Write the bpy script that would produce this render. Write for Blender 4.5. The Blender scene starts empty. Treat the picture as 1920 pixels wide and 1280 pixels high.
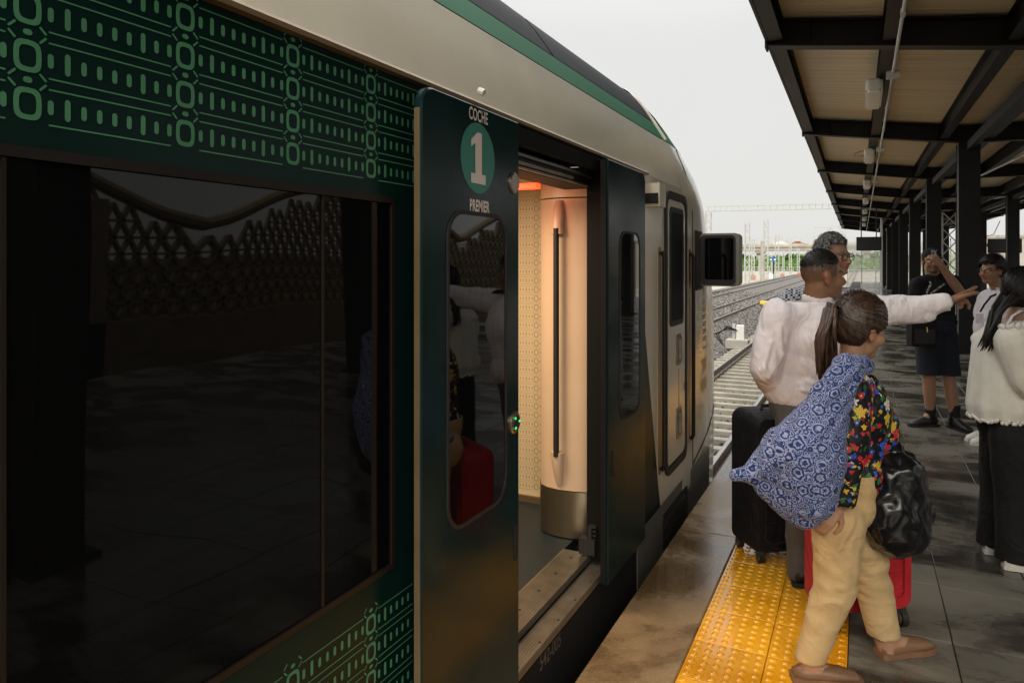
import bpy, math, random
from math import sin, cos, pi, radians, sqrt
from mathutils import Vector, Matrix, noise
random.seed(7)
sc = bpy.context.scene
COL = sc.collection

# ------------------------------------------------------------------ camera, sky, sun, exposure
F_PX, EYE = 1330.0, 1.63                        # focal length in photo pixels, eye height over the platform
YAW = math.atan(655/1330)
SN, CS = sin(YAW), cos(YAW)
cam = bpy.data.cameras.new('camera'); camo = bpy.data.objects.new('camera', cam); COL.objects.link(camo)
cam.sensor_width = 36.0; cam.lens = F_PX*36/1920; cam.shift_y = -150/1920
cam.clip_start = .05; cam.clip_end = 4000
camo.location = (0, 0, EYE); camo.rotation_euler = (pi/2, 0, YAW)
sc.camera = camo

w = bpy.data.worlds.new('World'); sc.world = w; w.use_nodes = True
nt = w.node_tree; nt.nodes.clear()
SUN_EL, SUN_AZ = radians(36), radians(163)      # azimuth from +Y towards +X
out = nt.nodes.new('ShaderNodeOutputWorld'); bg = nt.nodes.new('ShaderNodeBackground')
sky = nt.nodes.new('ShaderNodeTexSky'); sky.sky_type = 'NISHITA'; sky.sun_disc = False
sky.sun_elevation = SUN_EL; sky.sun_rotation = SUN_AZ; sky.dust_density = 4; sky.air_density = 1.5
tc = nt.nodes.new('ShaderNodeTexCoord'); sep = nt.nodes.new('ShaderNodeSeparateXYZ')
nt.links.new(tc.outputs['Generated'], sep.inputs[0])
mr = nt.nodes.new('ShaderNodeMapRange'); mr.interpolation_type = 'SMOOTHSTEP'
mr.inputs[1].default_value = .28; mr.inputs[2].default_value = .95; mr.inputs[3].default_value = 4.35; mr.inputs[4].default_value = 19.0
nt.links.new(sep.outputs[2], mr.inputs[0])
nz = nt.nodes.new('ShaderNodeTexNoise'); nz.inputs['Scale'].default_value = 2.2; nz.inputs['Detail'].default_value = 4
nt.links.new(tc.outputs['Generated'], nz.inputs['Vector'])
mr2 = nt.nodes.new('ShaderNodeMapRange'); mr2.inputs[3].default_value = .94; mr2.inputs[4].default_value = 1.06
nt.links.new(nz.outputs[0], mr2.inputs[0])
mu = nt.nodes.new('ShaderNodeMath'); mu.operation = 'MULTIPLY'
nt.links.new(mr.outputs[0], mu.inputs[0]); nt.links.new(mr2.outputs[0], mu.inputs[1])
tint = nt.nodes.new('ShaderNodeVectorMath'); tint.operation = 'SCALE'; tint.inputs[0].default_value = (1.0, .995, .97)
nt.links.new(mu.outputs[0], tint.inputs['Scale'])
mx = nt.nodes.new('ShaderNodeMixRGB'); mx.inputs[0].default_value = .95
nt.links.new(sky.outputs[0], mx.inputs[1]); nt.links.new(tint.outputs[0], mx.inputs[2])
bg.inputs['Strength'].default_value = .10
nt.links.new(mx.outputs[0], bg.inputs[0]); nt.links.new(bg.outputs[0], out.inputs[0])

sl = bpy.data.lights.new('sun', 'SUN'); sl.energy = 1.5; sl.angle = radians(40); sl.color = (1, .91, .78)
so = bpy.data.objects.new('sun', sl); COL.objects.link(so)
sd = Vector((sin(SUN_AZ)*cos(SUN_EL), cos(SUN_AZ)*cos(SUN_EL), sin(SUN_EL)))
so.rotation_euler = sd.to_track_quat('Z', 'Y').to_euler(); so.location = sd*50

sc.view_settings.view_transform = 'Standard'; sc.view_settings.look = 'None'
sc.view_settings.exposure = 0.90; sc.view_settings.gamma = 1.0; sc.view_settings.use_curve_mapping = False
sc.render.engine = 'CYCLES'
sc.cycles.max_bounces = 10; sc.cycles.diffuse_bounces = 5; sc.cycles.glossy_bounces = 5
sc.cycles.sample_clamp_indirect = 6.0
try: sc.cycles.use_denoising = True
except Exception: pass

# ------------------------------------------------------------------ helpers
FWD = Vector((-SN, CS, 0)); RGT = Vector((CS, SN, 0)); UP = Vector((0, 0, 1)); CAM = Vector((0, 0, EYE))
def at(u, v, t):
    """world point seen at photo pixel (u, v) at the depth of t metres"""
    return CAM + FWD*t + RGT*(t*(u-960)/F_PX) + UP*(t*(490-v)/F_PX)

def tag(o, label=None, cat=None, group=None, kind=None):
    if label: o['label'] = label
    if cat: o['category'] = cat
    if group: o['group'] = group
    if kind: o['kind'] = kind
    return o
def thing(name, loc, label, cat, group=None, kind=None):
    o = bpy.data.objects.new(name, None); COL.objects.link(o); o.location = loc; o.empty_display_size = .1
    return tag(o, label, cat, group, kind)
def wloc(o):
    v = Vector((0, 0, 0))
    while o is not None: v += o.location; o = o.parent
    return v
def link(name, me, parent=None, loc=(0, 0, 0)):
    o = bpy.data.objects.new(name, me); COL.objects.link(o); o.location = loc
    if parent: o.parent = parent
    return o

class MB:
    def __init__(s): s.v = []; s.f = []; s.m = []
    def add(s, vs, fs, mi=0):
        n = len(s.v); s.v += [tuple(p) for p in vs]; s.f += [tuple(i+n for i in f) for f in fs]; s.m += [mi]*len(fs); return s
    def box(s, x0, x1, y0, y1, z0, z1, mi=0):
        vs = [(x, y, z) for x in (x0, x1) for y in (y0, y1) for z in (z0, z1)]
        return s.add(vs, [(0, 1, 3, 2), (4, 6, 7, 5), (0, 4, 5, 1), (2, 3, 7, 6), (0, 2, 6, 4), (1, 5, 7, 3)], mi)
    def bbox(s, x0, x1, y0, y1, z0, z1, b=.003, mi=0):
        """box with chamfered upper edges"""
        vs = [(x0, y0, z0), (x1, y0, z0), (x1, y1, z0), (x0, y1, z0), (x0, y0, z1-b), (x1, y0, z1-b), (x1, y1, z1-b), (x0, y1, z1-b),
              (x0+b, y0+b, z1), (x1-b, y0+b, z1), (x1-b, y1-b, z1), (x0+b, y1-b, z1)]
        fs = [(3, 2, 1, 0), (8, 9, 10, 11)] + [(i, (i+1) % 4, 4+(i+1) % 4, 4+i) for i in range(4)] + [(4+i, 4+(i+1) % 4, 8+(i+1) % 4, 8+i) for i in range(4)]
        return s.add(vs, fs, mi)
    def bar(s, p, q, a, b=None, up=(0, 0, 1), mi=0):
        p, q = Vector(p), Vector(q); b = a if b is None else b
        d = (q-p).normalized(); u = Vector(up)
        if abs(d.dot(u)) > .98: u = Vector((0, 1, 0)) if abs(d.y) < .9 else Vector((1, 0, 0))
        r = d.cross(u).normalized(); u = r.cross(d).normalized()
        vs = [e + r*(a/2*i) + u*(b/2*j) for e in (p, q) for i, j in ((-1, -1), (1, -1), (1, 1), (-1, 1))]
        return s.add(vs, [(3, 2, 1, 0), (4, 5, 6, 7)] + [(i, (i+1) % 4, 4+(i+1) % 4, 4+i) for i in range(4)], mi)
    def prism(s, poly, fn, d0, d1, mi=0):
        """poly of (a, b), fn(a, b, d) -> point, solid between d0 and d1"""
        n = len(poly)
        vs = [fn(a, b, d0) for a, b in poly] + [fn(a, b, d1) for a, b in poly]
        return s.add(vs, [tuple(range(n-1, -1, -1)), tuple(range(n, 2*n))] + [(i, (i+1) % n, n+(i+1) % n, n+i) for i in range(n)], mi)
    def tube(s, pts, rad, n=10, mi=0, flat=None):
        """closed tube; rad: list of r or (ra, rb); flat: axis for ra"""
        pts = [Vector(p) for p in pts]; k = len(pts)
        if not isinstance(rad, (list, tuple)): rad = [rad]*k
        rings = []; prev = None
        for i, p in enumerate(pts):
            d = (pts[min(i+1, k-1)]-pts[max(i-1, 0)]).normalized()
            if flat is not None: r = Vector(flat); r = (r - d*r.dot(d))
            elif prev is not None: r = prev - d*prev.dot(d)
            else: r = d.orthogonal()
            if r.length < 1e-4: r = d.orthogonal()
            r.normalize(); prev = r; u = d.cross(r)
            ra, rb = rad[i] if isinstance(rad[i], (list, tuple)) else (rad[i], rad[i])
            rings.append([p + r*(ra*cos(2*pi*j/n)) + u*(rb*sin(2*pi*j/n)) for j in range(n)])
        vs = [q for g in rings for q in g]
        fs = [(i*n+j, i*n+(j+1) % n, (i+1)*n+(j+1) % n, (i+1)*n+j) for i in range(k-1) for j in range(n)]
        fs += [tuple(range(n-1, -1, -1)), tuple(range((k-1)*n, k*n))]
        return s.add(vs, fs, mi)
    def limb(s, p, q, r0, r1, n=14, mi=0):
        """capsule with two radii"""
        p, q = Vector(p), Vector(q); d = (q-p); L = d.length
        if L < 1e-6: return s.ell(p, (r0, r0, r0), mi=mi)
        d /= L
        pts = [p-d*r0*.98, p-d*r0*.8, p-d*r0*.45, p, q, q+d*r1*.45, q+d*r1*.8, q+d*r1*.98]
        return s.tube(pts, [r0*.15, r0*.6, r0*.89, r0, r1, r1*.89, r1*.6, r1*.15], n, mi)
    def ell(s, c, r, ax=None, nu=16, nv=10, mi=0):
        c = Vector(c); X, Y, Z = ax if ax else (Vector((1, 0, 0)), Vector((0, 1, 0)), UP)
        vs = [c - Z*r[2]]
        for i in range(1, nv):
            a = -pi/2 + pi*i/nv
            for j in range(nu):
                b = 2*pi*j/nu; vs.append(c + X*(r[0]*cos(a)*cos(b)) + Y*(r[1]*cos(a)*sin(b)) + Z*(r[2]*sin(a)))
        vs.append(c + Z*r[2]); T = len(vs)-1
        fs = [(0, 1+(j+1) % nu, 1+j) for j in range(nu)]
        fs += [(1+i*nu+j, 1+i*nu+(j+1) % nu, 1+(i+1)*nu+(j+1) % nu, 1+(i+1)*nu+j) for i in range(nv-2) for j in range(nu)]
        fs += [(T, 1+(nv-2)*nu+j, 1+(nv-2)*nu+(j+1) % nu) for j in range(nu)]
        return s.add(vs, fs, mi)
    def mesh(s, name, mats, smooth=False, off=Vector((0, 0, 0))):
        me = bpy.data.meshes.new(name)
        me.from_pydata([(x-off[0], y-off[1], z-off[2]) for x, y, z in s.v], [], s.f)
        for m in (mats if isinstance(mats, (list, tuple)) else [mats]): me.materials.append(m)
        if any(s.m): me.polygons.foreach_set('material_index', s.m)
        if smooth: me.polygons.foreach_set('use_smooth', [True]*len(me.polygons))
        me.update(); return me
    def build(s, name, mats, parent=None, smooth=False, loc=None):
        off = wloc(parent) if parent else Vector((0, 0, 0))
        if loc is not None: off = off + (Vector(loc) - off)
        me = s.mesh(name, mats, smooth, off)
        o = link(name, me, parent)
        if loc is not None: o.location = Vector(loc) - (wloc(parent) if parent else Vector((0, 0, 0)))
        return o
def autosmooth(o, deg=35):
    me = o.data
    me.polygons.foreach_set('use_smooth', [True]*len(me.polygons))
    try: me.set_sharp_from_angle(angle=radians(deg))
    except Exception: pass
    return o

# ------------------------------------------------------------------ materials
def N(nt, t, **kw):
    n = nt.nodes.new('ShaderNode'+t)
    for k, v in kw.items(): setattr(n, k, v)
    return n
def mat(name, col, rough=.5, metal=0., var=.12, vs=5., bump=0., bs=60., spec=.5, st=(1, 1, 1), col2=None, rvar=0., coat=0., obj=False, lo=.35, hi=.65, det=6, bdet=4, emit=None, es=0, bdist=.01, ior=1.5):
    m = bpy.data.materials.new(name); m.use_nodes = True; nt = m.node_tree; L = nt.links.new
    b = nt.nodes['Principled BSDF']
    b.inputs['Metallic'].default_value = metal; b.inputs['Roughness'].default_value = rough; b.inputs['IOR'].default_value = ior
    b.inputs['Specular IOR Level'].default_value = spec; b.inputs['Coat Weight'].default_value = coat; b.inputs['Coat Roughness'].default_value = .05
    if obj: co = N(nt, 'TexCoord').outputs['Object']
    else: co = N(nt, 'NewGeometry').outputs['Position']
    mp = N(nt, 'Mapping'); mp.inputs['Scale'].default_value = st; L(co, mp.inputs[0])
    c1 = tuple(c*(1-var) for c in col)+(1,); c2 = tuple(c*(1+var) for c in col)+(1,)
    if col2: c1, c2 = tuple(col)+(1,), tuple(col2)+(1,)
    if var or col2 or rvar:
        n1 = N(nt, 'TexNoise'); n1.inputs['Scale'].default_value = vs; n1.inputs['Detail'].default_value = det; L(mp.outputs[0], n1.inputs['Vector'])
        rp = N(nt, 'ValToRGB'); rp.color_ramp.elements[0].position = lo; rp.color_ramp.elements[1].position = hi
        rp.color_ramp.elements[0].color = c1; rp.color_ramp.elements[1].color = c2
        L(n1.outputs[0], rp.inputs[0]); L(rp.outputs[0], b.inputs['Base Color'])
        if rvar:
            n3 = N(nt, 'TexNoise'); n3.inputs['Scale'].default_value = vs*.6; n3.inputs['Detail'].default_value = det; L(mp.outputs[0], n3.inputs['Vector'])
            q = N(nt, 'MapRange'); q.inputs[1].default_value = .35; q.inputs[2].default_value = .65
            q.inputs[3].default_value = max(.02, rough-rvar); q.inputs[4].default_value = min(1, rough+rvar)
            L(n3.outputs[0], q.inputs[0]); L(q.outputs[0], b.inputs['Roughness'])
    else: b.inputs['Base Color'].default_value = tuple(col)+(1,)
    if bump:
        n2 = N(nt, 'TexNoise'); n2.inputs['Scale'].default_value = bs; n2.inputs['Detail'].default_value = bdet; L(mp.outputs[0], n2.inputs['Vector'])
        bp = N(nt, 'Bump'); bp.inputs['Strength'].default_value = bump; bp.inputs['Distance'].default_value = bdist
        L(n2.outputs[0], bp.inputs['Height']); L(bp.outputs[0], b.inputs['Normal'])
    if emit: b.inputs['Emission Color'].default_value = tuple(emit)+(1,); b.inputs['Emission Strength'].default_value = es
    return m
m_conc_edge = mat('edge_concrete', (.20, .125, .060), .2, rvar=.18, coat=.3, col2=(.31, .22, .125), vs=1.3, bump=.25, bs=90, lo=.3, hi=.7, bdist=.004)
m_paver = mat('paver_stone', (.034, .032, .026), .2, rvar=.16, col2=(.112, .105, .085), vs=2.3, bump=.3, bs=55, lo=.36, hi=.66, bdist=.004)
def wet(m, sc_, st, dry, damp, r_dry, r_damp, a=.44, b=.58):
    """damp patches: where the stone is darker it is also smoother"""
    nt = m.node_tree; L = nt.links.new; bs_ = nt.nodes['Principled BSDF']
    mp = N(nt, 'Mapping'); mp.inputs['Scale'].default_value = st; L(N(nt, 'NewGeometry').outputs['Position'], mp.inputs[0])
    n = N(nt, 'TexNoise'); n.inputs['Scale'].default_value = sc_; n.inputs['Detail'].default_value = 9; n.inputs['Roughness'].default_value = .62; n.inputs['Distortion'].default_value = .4; L(mp.outputs[0], n.inputs['Vector'])
    k = N(nt, 'MapRange'); k.interpolation_type = 'SMOOTHSTEP'; k.inputs[1].default_value = a; k.inputs[2].default_value = b; L(n.outputs[0], k.inputs[0])
    g = N(nt, 'TexNoise'); g.inputs['Scale'].default_value = 90; g.inputs['Detail'].default_value = 3
    q = N(nt, 'MixRGB'); q.inputs[1].default_value = tuple(damp)+(1,); q.inputs[2].default_value = tuple(dry)+(1,); L(k.outputs[0], q.inputs[0])
    h = N(nt, 'MapRange'); h.inputs[1].default_value = .3; h.inputs[2].default_value = .7; h.inputs[3].default_value = .75; h.inputs[4].default_value = 1.25; L(g.outputs[0], h.inputs[0])
    v = N(nt, 'VectorMath', operation='SCALE'); L(q.outputs[0], v.inputs[0]); L(h.outputs[0], v.inputs['Scale']); oi = N(nt, 'ObjectInfo'); ov = N(nt, 'MapRange'); ov.inputs[3].default_value = .86; ov.inputs[4].default_value = 1.12; L(oi.outputs['Random'], ov.inputs[0])
    v2 = N(nt, 'VectorMath', operation='SCALE'); L(v.outputs[0], v2.inputs[0]); L(ov.outputs[0], v2.inputs['Scale']); L(v2.outputs[0], bs_.inputs['Base Color'])
    r = N(nt, 'MapRange'); r.inputs[3].default_value = r_damp; r.inputs[4].default_value = r_dry; L(k.outputs[0], r.inputs[0]); L(r.outputs[0], bs_.inputs['Roughness'])
wet(m_conc_edge, 1.4, (1, .8, 1), (.27, .18, .092), (.095, .058, .028), .42, .07, .40, .58)
wet(m_paver, 1.5, (.7, 1.3, 1), (.165, .155, .125), (.036, .034, .028), .40, .09, .40, .62)
m_joint = mat('joint_mortar', (.03, .028, .025), .8, bump=.3)
m_tact = mat('tactile_yellow', (.66, .28, .008), .2, rvar=.14, coat=.5, col2=(.76, .35, .012), vs=3.2, bump=.25, bs=120, bdist=.002)
m_wall = mat('platform_wall', (.30, .28, .25), .8, var=.25, bump=.3, bs=20)
m_black = mat('black_steel', (.005, .005, .0055), .5, spec=.3, var=.3, vs=4, bump=.08, bs=25)
m_flash = mat('edge_flashing', (.03, .03, .032), .35, var=.2)
m_soffit = mat('soffit_metal', (.66, .565, .385), .42, var=.07, vs=1.5, bump=.12, bs=7, st=(.3, 3, 1), bdist=.02)
m_roof = mat('roof_sheet', (.45, .45, .43), .5)
m_rubber = mat('black_rubber', (.012, .011, .011), .6)
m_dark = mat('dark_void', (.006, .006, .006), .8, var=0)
m_steel = mat('brushed_steel', (.42, .36, .27), .33, metal=1, var=.12, vs=9, st=(1, 1, .06), bump=.05, bs=200)
m_alu = mat('sill_aluminium', (.30, .28, .24), .42, metal=.9, var=.15, vs=14, bump=.1, bs=120)
m_galv = mat('galvanised_steel', (.55, .56, .56), .5, metal=.3, var=.1, vs=3)
m_rail = mat('rail_steel', (.16, .13, .11), .45, metal=.6, var=.3, vs=6)
m_railtop = mat('rail_running_face', (.42, .40, .38), .22, metal=1, var=.1)
m_sleeper = mat('sleeper_concrete', (.31, .28, .225), .85, var=.18, vs=3, bump=.3, bs=30)
m_ballast = mat('ballast_stone', (.05, .046, .042), .9, col2=(.15, .14, .125), vs=26, bump=1, bs=34, bdist=.05)
m_soil = mat('pale_gravel', (.22, .20, .16), .95, col2=(.34, .31, .26), vs=.35, bump=.5, bs=6)
m_conc = mat('pale_concrete', (.34, .32, .28), .8, var=.12, vs=.5, bump=.15, bs=8)
m_white = mat('white_plastic', (.72, .71, .66), .35, var=.05)
wet(m_tact, 2.0, (1, .8, 1), (.80, .385, .014), (.64, .275, .007), .34, .08, .38, .60)
# ------------------------------------------------------------------ the setting: ground, platform, tracks
g = MB().add([(-1500, -300, -1.5), (1500, -300, -1.5), (1500, 3000, -1.5), (-1500, 3000, -1.5)], [(0, 1, 2, 3)]).build('ground', m_soil); tag(g, kind='structure')
# ballast bed: wavy sheet under the tracks
b = MB(); xs = [-14.2, -13.6, -12.5, -9.7, -9.0, -8.3, -5.5, -4.75, -4.0, -1.01]; zs = [-1.47, -1.30, -1.235, -1.235, -1.36, -1.235, -1.235, -1.38, -1.36, -1.36]
ys = [-40, 0, 6, 12, 20, 30, 45, 70, 100, 150, 260, 420]
b.add([(x, y, z) for y in ys for x, z in zip(xs, zs)], [(j*10+i, j*10+i+1, j*10+i+11, j*10+i+10) for j in range(len(ys)-1) for i in range(9)])
tag(b.build('ballast_bed', m_ballast), kind='structure')
def ballast_z(x):
    for (a, c), (d, e) in zip(zip(xs, zs), zip(xs[1:], zs[1:])):
        if x <= d: return c + (e-c)*(x-a)/(d-a)
    return -1.27
st = MB()
for i in range(15000):
    if i < 11000: y = 8 + 34*random.random()**1.5; x = random.uniform(-9.5, -1.15)
    else: y = random.uniform(30, 70); x = random.uniform(-13.5, -3)
    r = random.uniform(.022, .05)*(1 if y < 42 else 1.5); z = ballast_z(x) + r*.3
    a = random.random()*6; vs = []
    for q in range(3): vs.append((x+r*cos(a+q*2.1)*random.uniform(.7, 1.2), y+r*sin(a+q*2.1)*random.uniform(.7, 1.2), z+random.uniform(-.3, .3)*r))
    vs += [(x+random.uniform(-.3, .3)*r, y+random.uniform(-.3, .3)*r, z+r*random.uniform(.6, 1)), (x, y, z-r*.8)]
    st.add(vs, [(0, 1, 3), (1, 2, 3), (2, 0, 3), (1, 0, 4), (2, 1, 4), (0, 2, 4)], 0 if random.random() < .7 else 1)
m_st2 = mat('ballast_stone_light', (.26, .24, .21), .9, var=.3, vs=20)
m_st1 = mat('ballast_stone_dark', (.05, .046, .042), .9, var=.4, vs=20)
tag(st.build('ballast_stones', [m_st1, m_st2]), kind='stuff')

def track(cx, y0, y1, nsl, step, sl_y0):
    t = thing('railway_track', (cx, y0, -1.08), None, None, kind='structure')
    for s in (-1, 1):
        x = cx + s*.7525; r = MB()
        prof = [(-.075, -.17), (.075, -.17), (.075, -.155), (.012, -.135), (.010, -.045), (.036, -.03), (.036, -.004), (.028, 0), (-.028, 0), (-.036, -.004), (-.036, -.03), (-.010, -.045), (-.012, -.135), (-.075, -.155)]
        r.prism(prof, lambda a, c, d: (x+a, d, -1.08+c), y0, y1)
        r.m[2+7] = 1
        r.build('rail', [m_rail, m_railtop], t)
    sm = MB()
    sec = [(-.13, 0), (.13, 0), (.10, .22), (-.10, .22)]
    def hz(x): return -.02*(1-abs(x)/1.3) if abs(x) < .4 else 0
    secs = [-1.3, -.95, -.55, .55, .95, 1.3]; drop = [.02, 0, .035, .035, 0, .02]
    vs = [(x, a, z - (d if z > .1 else 0)) for x, d in zip(secs, drop) for a, z in sec]
    sm.add(vs, [(3, 2, 1, 0), (20, 21, 22, 23)] + [(i*4+j, i*4+(j+1) % 4, (i+1)*4+(j+1) % 4, (i+1)*4+j) for i in range(5) for j in range(4)])
    for s in (-1, 1):
        for e in (-1, 1): sm.box(s*.7525+e*.085-.03, s*.7525+e*.085+.03, -.05, .05, .221, .245, 1)
    me = sm.mesh('sleeper', [m_sleeper, m_rail])
    for i in range(nsl):
        link('sleeper', me, t, (random.uniform(-.01, .01), sl_y0-y0+i*step, -.39))
    rest = MB(); y = sl_y0 + nsl*step
    while y < min(y1, 200):
        rest.box(cx-1.3, cx+1.3, y-.12, y+.12, -1.45, -1.262); y += step
    if rest.f: tag(rest.build('sleeper_run', m_sleeper, t), kind='stuff')
    return t
track(-2.55, -30, 420, 210, .6, 6.6)
track(-6.9, -30, 420, 60, .6, 20)
track(-11.1, -30, 420, 40, .6, 26)

# platform: body, edge slab, tactile tiles, pavers
PX1 = 7.3
p = MB(); p.box(-.93, PX1-.1, -30, 64, -1.52, -.012, 0)
plat = p.build('platform', m_joint); tag(plat, kind='structure')
e = MB(); e.box(-.98, -.931, -30, 64, -1.5, -.13); e.build('platform_face', m_wall, plat)
for i in range(-6, 32):                         # edge slabs 2 m long
    y = i*2.0+.35
    q = MB(); q.bbox(-1.0, -.653, y+.003, y+1.997, -.125, 0, .006); q.build('edge_slab', m_conc_edge, plat)
tl = MB(); tl.bbox(.0015, .2985, .0015, .2985, -.012, .0, .0015)
for i in range(6):
    for j in range(6):
        cx, cy = .025+i*.05, .025+j*.05; n = 10; vs = []
        for rr, zz in ((.0165, 0), (.0135, .0036), (.008, .0048)):
            vs += [(cx+rr*cos(2*pi*k/n), cy+rr*sin(2*pi*k/n), zz) for k in range(n)]
        tl.add(vs, [(q*n+k, q*n+(k+1) % n, (q+1)*n+(k+1) % n, (q+1)*n+k) for q in range(2) for k in range(n)] + [tuple(range(2*n, 3*n))])
tme = tl.mesh('tactile_tile', m_tact); autosmooth_done = tme.polygons.foreach_set('use_smooth', [True]*len(tme.polygons))
try: tme.set_sharp_from_angle(angle=radians(40))
except Exception: pass
for j in range(110):
    for i in range(2): link('tactile_tile', tme, plat, (-.65+.3*i, 1.0+.3*j, random.uniform(0, .0008)))
r = MB()
r.box(-.6485, -.0515, -12, .998, -.012, 0)
tag(r.build('tactile_strip', m_tact, plat), kind='stuff')
pv = [MB().bbox(.0025, .3975, .0025, .5975, -.012, 0, .002).mesh('paver', m_paver)]
count = 0; X0 = -.05; NX = 18
for j in range(-20, 108):
    y = -.05+.6*j
    for i in range(NX):
        x = X0+.4*i
        vis = 2.4 < y < 12 and x/ max(y, .1) < .19+.02 and x < 3.2
        if vis and count < 296:
            link('paver', pv[0], plat, (x, y, random.uniform(-.0012, .0012))); count += 1
        else:
            if i == 0 and not vis: pass
rest = MB()
made = {(round(o.location.x, 2), round(o.location.y, 2)) for o in plat.children if o.name.startswith('paver')}
for j in range(-20, 107):
    y = -.05+.6*j
    for i in range(NX):
        x = X0+.4*i
        if (round(x, 2), round(y, 2)) in made: continue
        dz = random.uniform(-.001, .001)
        rest.add([(x+.0025, y+.0025, dz), (x+.3975, y+.0025, dz), (x+.3975, y+.5975, dz), (x+.0025, y+.5975, dz)], [(0, 1, 2, 3)])
tag(rest.build('paver_field', m_paver, plat), kind='stuff')
# ------------------------------------------------------------------ the train
m_green = mat('green_paint', (.0025, .015, .0125), .25, var=.12, vs=3, bump=.03, bs=4, spec=.1, bdist=.03)
m_leaf = mat('door_green', (.004, .018, .0185), .2, var=.15, vs=3, rvar=.06, spec=.13, bump=.02, bs=6, bdist=.02)
m_motif = mat('motif_green', (.062, .20, .105), .4, var=.1, spec=.2)
m_rgreen = mat('roof_green', (.004, .13, .052), .5, spec=.07, var=.1, vs=2)
m_pearl = mat('pearl_white', (.74, .70, .58), .2, metal=.0, var=.04, vs=2, bump=.10, bs=2.6, st=(1, 1.4, .7), bdist=.012, coat=.4)
m_glass = mat('tinted_window', (.003, .003, .0032), .02, var=0, bump=.8, bs=1.0, st=(1, 1.9, 1.1), bdist=.012, bdet=.6, ior=1.42, spec=.32)
m_dglass = mat('door_glass', (.003, .003, .0035), .02, var=0, spec=.4, ior=1.45)
m_rglass = mat('roof_glazing', (.006, .009, .011), .55, spec=.06, var=.2, bump=.06, bs=5)
m_seam = mat('brown_seal', (.010, .007, .005), .5, spec=.3)
m_jamb = mat('jamb_rubber', (.004, .0035, .0035), .7, spec=.2, var=0)
m_gold = mat('door_trim', (.30, .22, .13), .35, metal=.7, var=.1)
m_print = mat('door_lettering', (.62, .55, .52), .5, var=.04)
m_disc = mat('disc_green', (.02, .17, .13), .35, var=.06)
m_num = mat('number_lettering', (.14, .11, .09), .5, var=.1)
m_yel = mat('yellow_lettering', (.50, .33, .04), .35)
m_emb = mat('emblem_green', (.10, .17, .12), .3)
m_skirt = mat('grey_skirt', (.15, .145, .125), .3, var=.1)
m_int = mat('interior_panel', (.66, .48, .33), .38, var=.03, bump=.02)
m_wallp = mat('interior_wall', (.72, .60, .40), .45, var=.03)
m_iprint = mat('interior_print', (.45, .34, .20), .5, var=0)
m_ifloor = mat('vestibule_floor', (.012, .022, .028), .5, var=.2, vs=40)
m_red = mat('red_lamp', (.6, .05, .02), .4, emit=(1, .022, .004), es=4)
m_led = mat('green_led', (.02, .4, .08), .4, emit=(.05, 1, .2), es=.7)
m_cream = mat('cream_plastic', (.66, .62, .52), .4)

XS = -1.13                                       # the plane of the car side
train = thing('passenger_train', (-2.55, -4, -1.08), 'long dark green and pearl white passenger train with patterned flank standing at the platform', 'train')
def X1(a, b, d): return (d, a, b)
def rrect(a0, a1, b0, b1, r, n=6, corners=(1, 1, 1, 1)):
    pts = []
    for (ca, cb, s, on) in ((a1, b1, 0, corners[0]), (a0, b1, 1, corners[1]), (a0, b0, 2, corners[2]), (a1, b0, 3, corners[3])):
        sa, sb = (-1, 1, 1, -1)[s], (-1, -1, 1, 1)[s]
        if not on or r <= 0: pts.append((ca, cb)); continue
        for k in range(n+1):
            t = pi/2*(s + k/n); pts.append((ca+sa*r + r*cos(t), cb+sb*r + r*sin(t)))
    return pts
def frame(mb, outer, inner, fn, d0, d1, mi=0):
    n = len(outer); V = [fn(a, c, d0) for a, c in outer] + [fn(a, c, d0) for a, c in inner] + [fn(a, c, d1) for a, c in outer] + [fn(a, c, d1) for a, c in inner]
    F = []
    for i in range(n):
        j = (i+1) % n
        F += [(i, n+i, n+j, j), (2*n+i, 2*n+j, 3*n+j, 3*n+i), (i, j, 2*n+j, 2*n+i), (n+i, 3*n+i, 3*n+j, n+j)]
    mb.add(V, F, mi)
def hw0(z):
    P = [(-.5, 1.40), (0, 1.42), (2.05, 1.42), (2.15, 1.41), (2.30, 1.37), (2.48, 1.30), (2.62, 1.21), (2.75, 1.12), (2.87, 1.02), (3.0, .8), (3.08, .5), (3.12, .02)]
    for (a, c), (d, f) in zip(P, P[1:]):
        if z <= d: return c+(f-c)*(z-a)/(d-a)
    return .02
def yf(z):
    P = [(-.5, 9.1), (1.2, 9.0), (1.6, 8.6), (2.05, 8.07), (2.15, 7.92), (2.3, 7.7), (2.48, 7.15), (2.62, 7.02), (2.75, 6.95), (2.87, 6.5), (3.0, 6.0), (3.08, 5.8), (3.12, 5.6)]
    for (a, c), (d, f) in zip(P, P[1:]):
        if z <= d: return c+(f-c)*max(0, (z-a))/(d-a)
    return 5.6
YN = 5.0
def side_x(y, z, sgn=1):
    h = hw0(z)
    if y > YN: s = min(1, (y-YN)/(yf(z)-YN)); h *= (1-s**2.2)**(1/2.2)
    return -2.55 + sgn*h
YB = -17.0                                       # rear end of the built length
def strip(name, z0, z1, y0, y1, m, nz=3, dx=0, both=True):
    for sg in ((1, -1) if both else (1,)):
        mb = MB()
        vs = [(side_x(y0, z, sg)+sg*dx, y, z) for z in [z0+(z1-z0)*i/nz for i in range(nz+1)] for y in (y0, y1)]
        mb.add(vs, [(2*i, 2*i+1, 2*i+3, 2*i+2) if sg > 0 else (2*i, 2*i+2, 2*i+3, 2*i+1) for i in range(nz)])
        o = mb.build(name, m, train, smooth=True)
    return o
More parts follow.
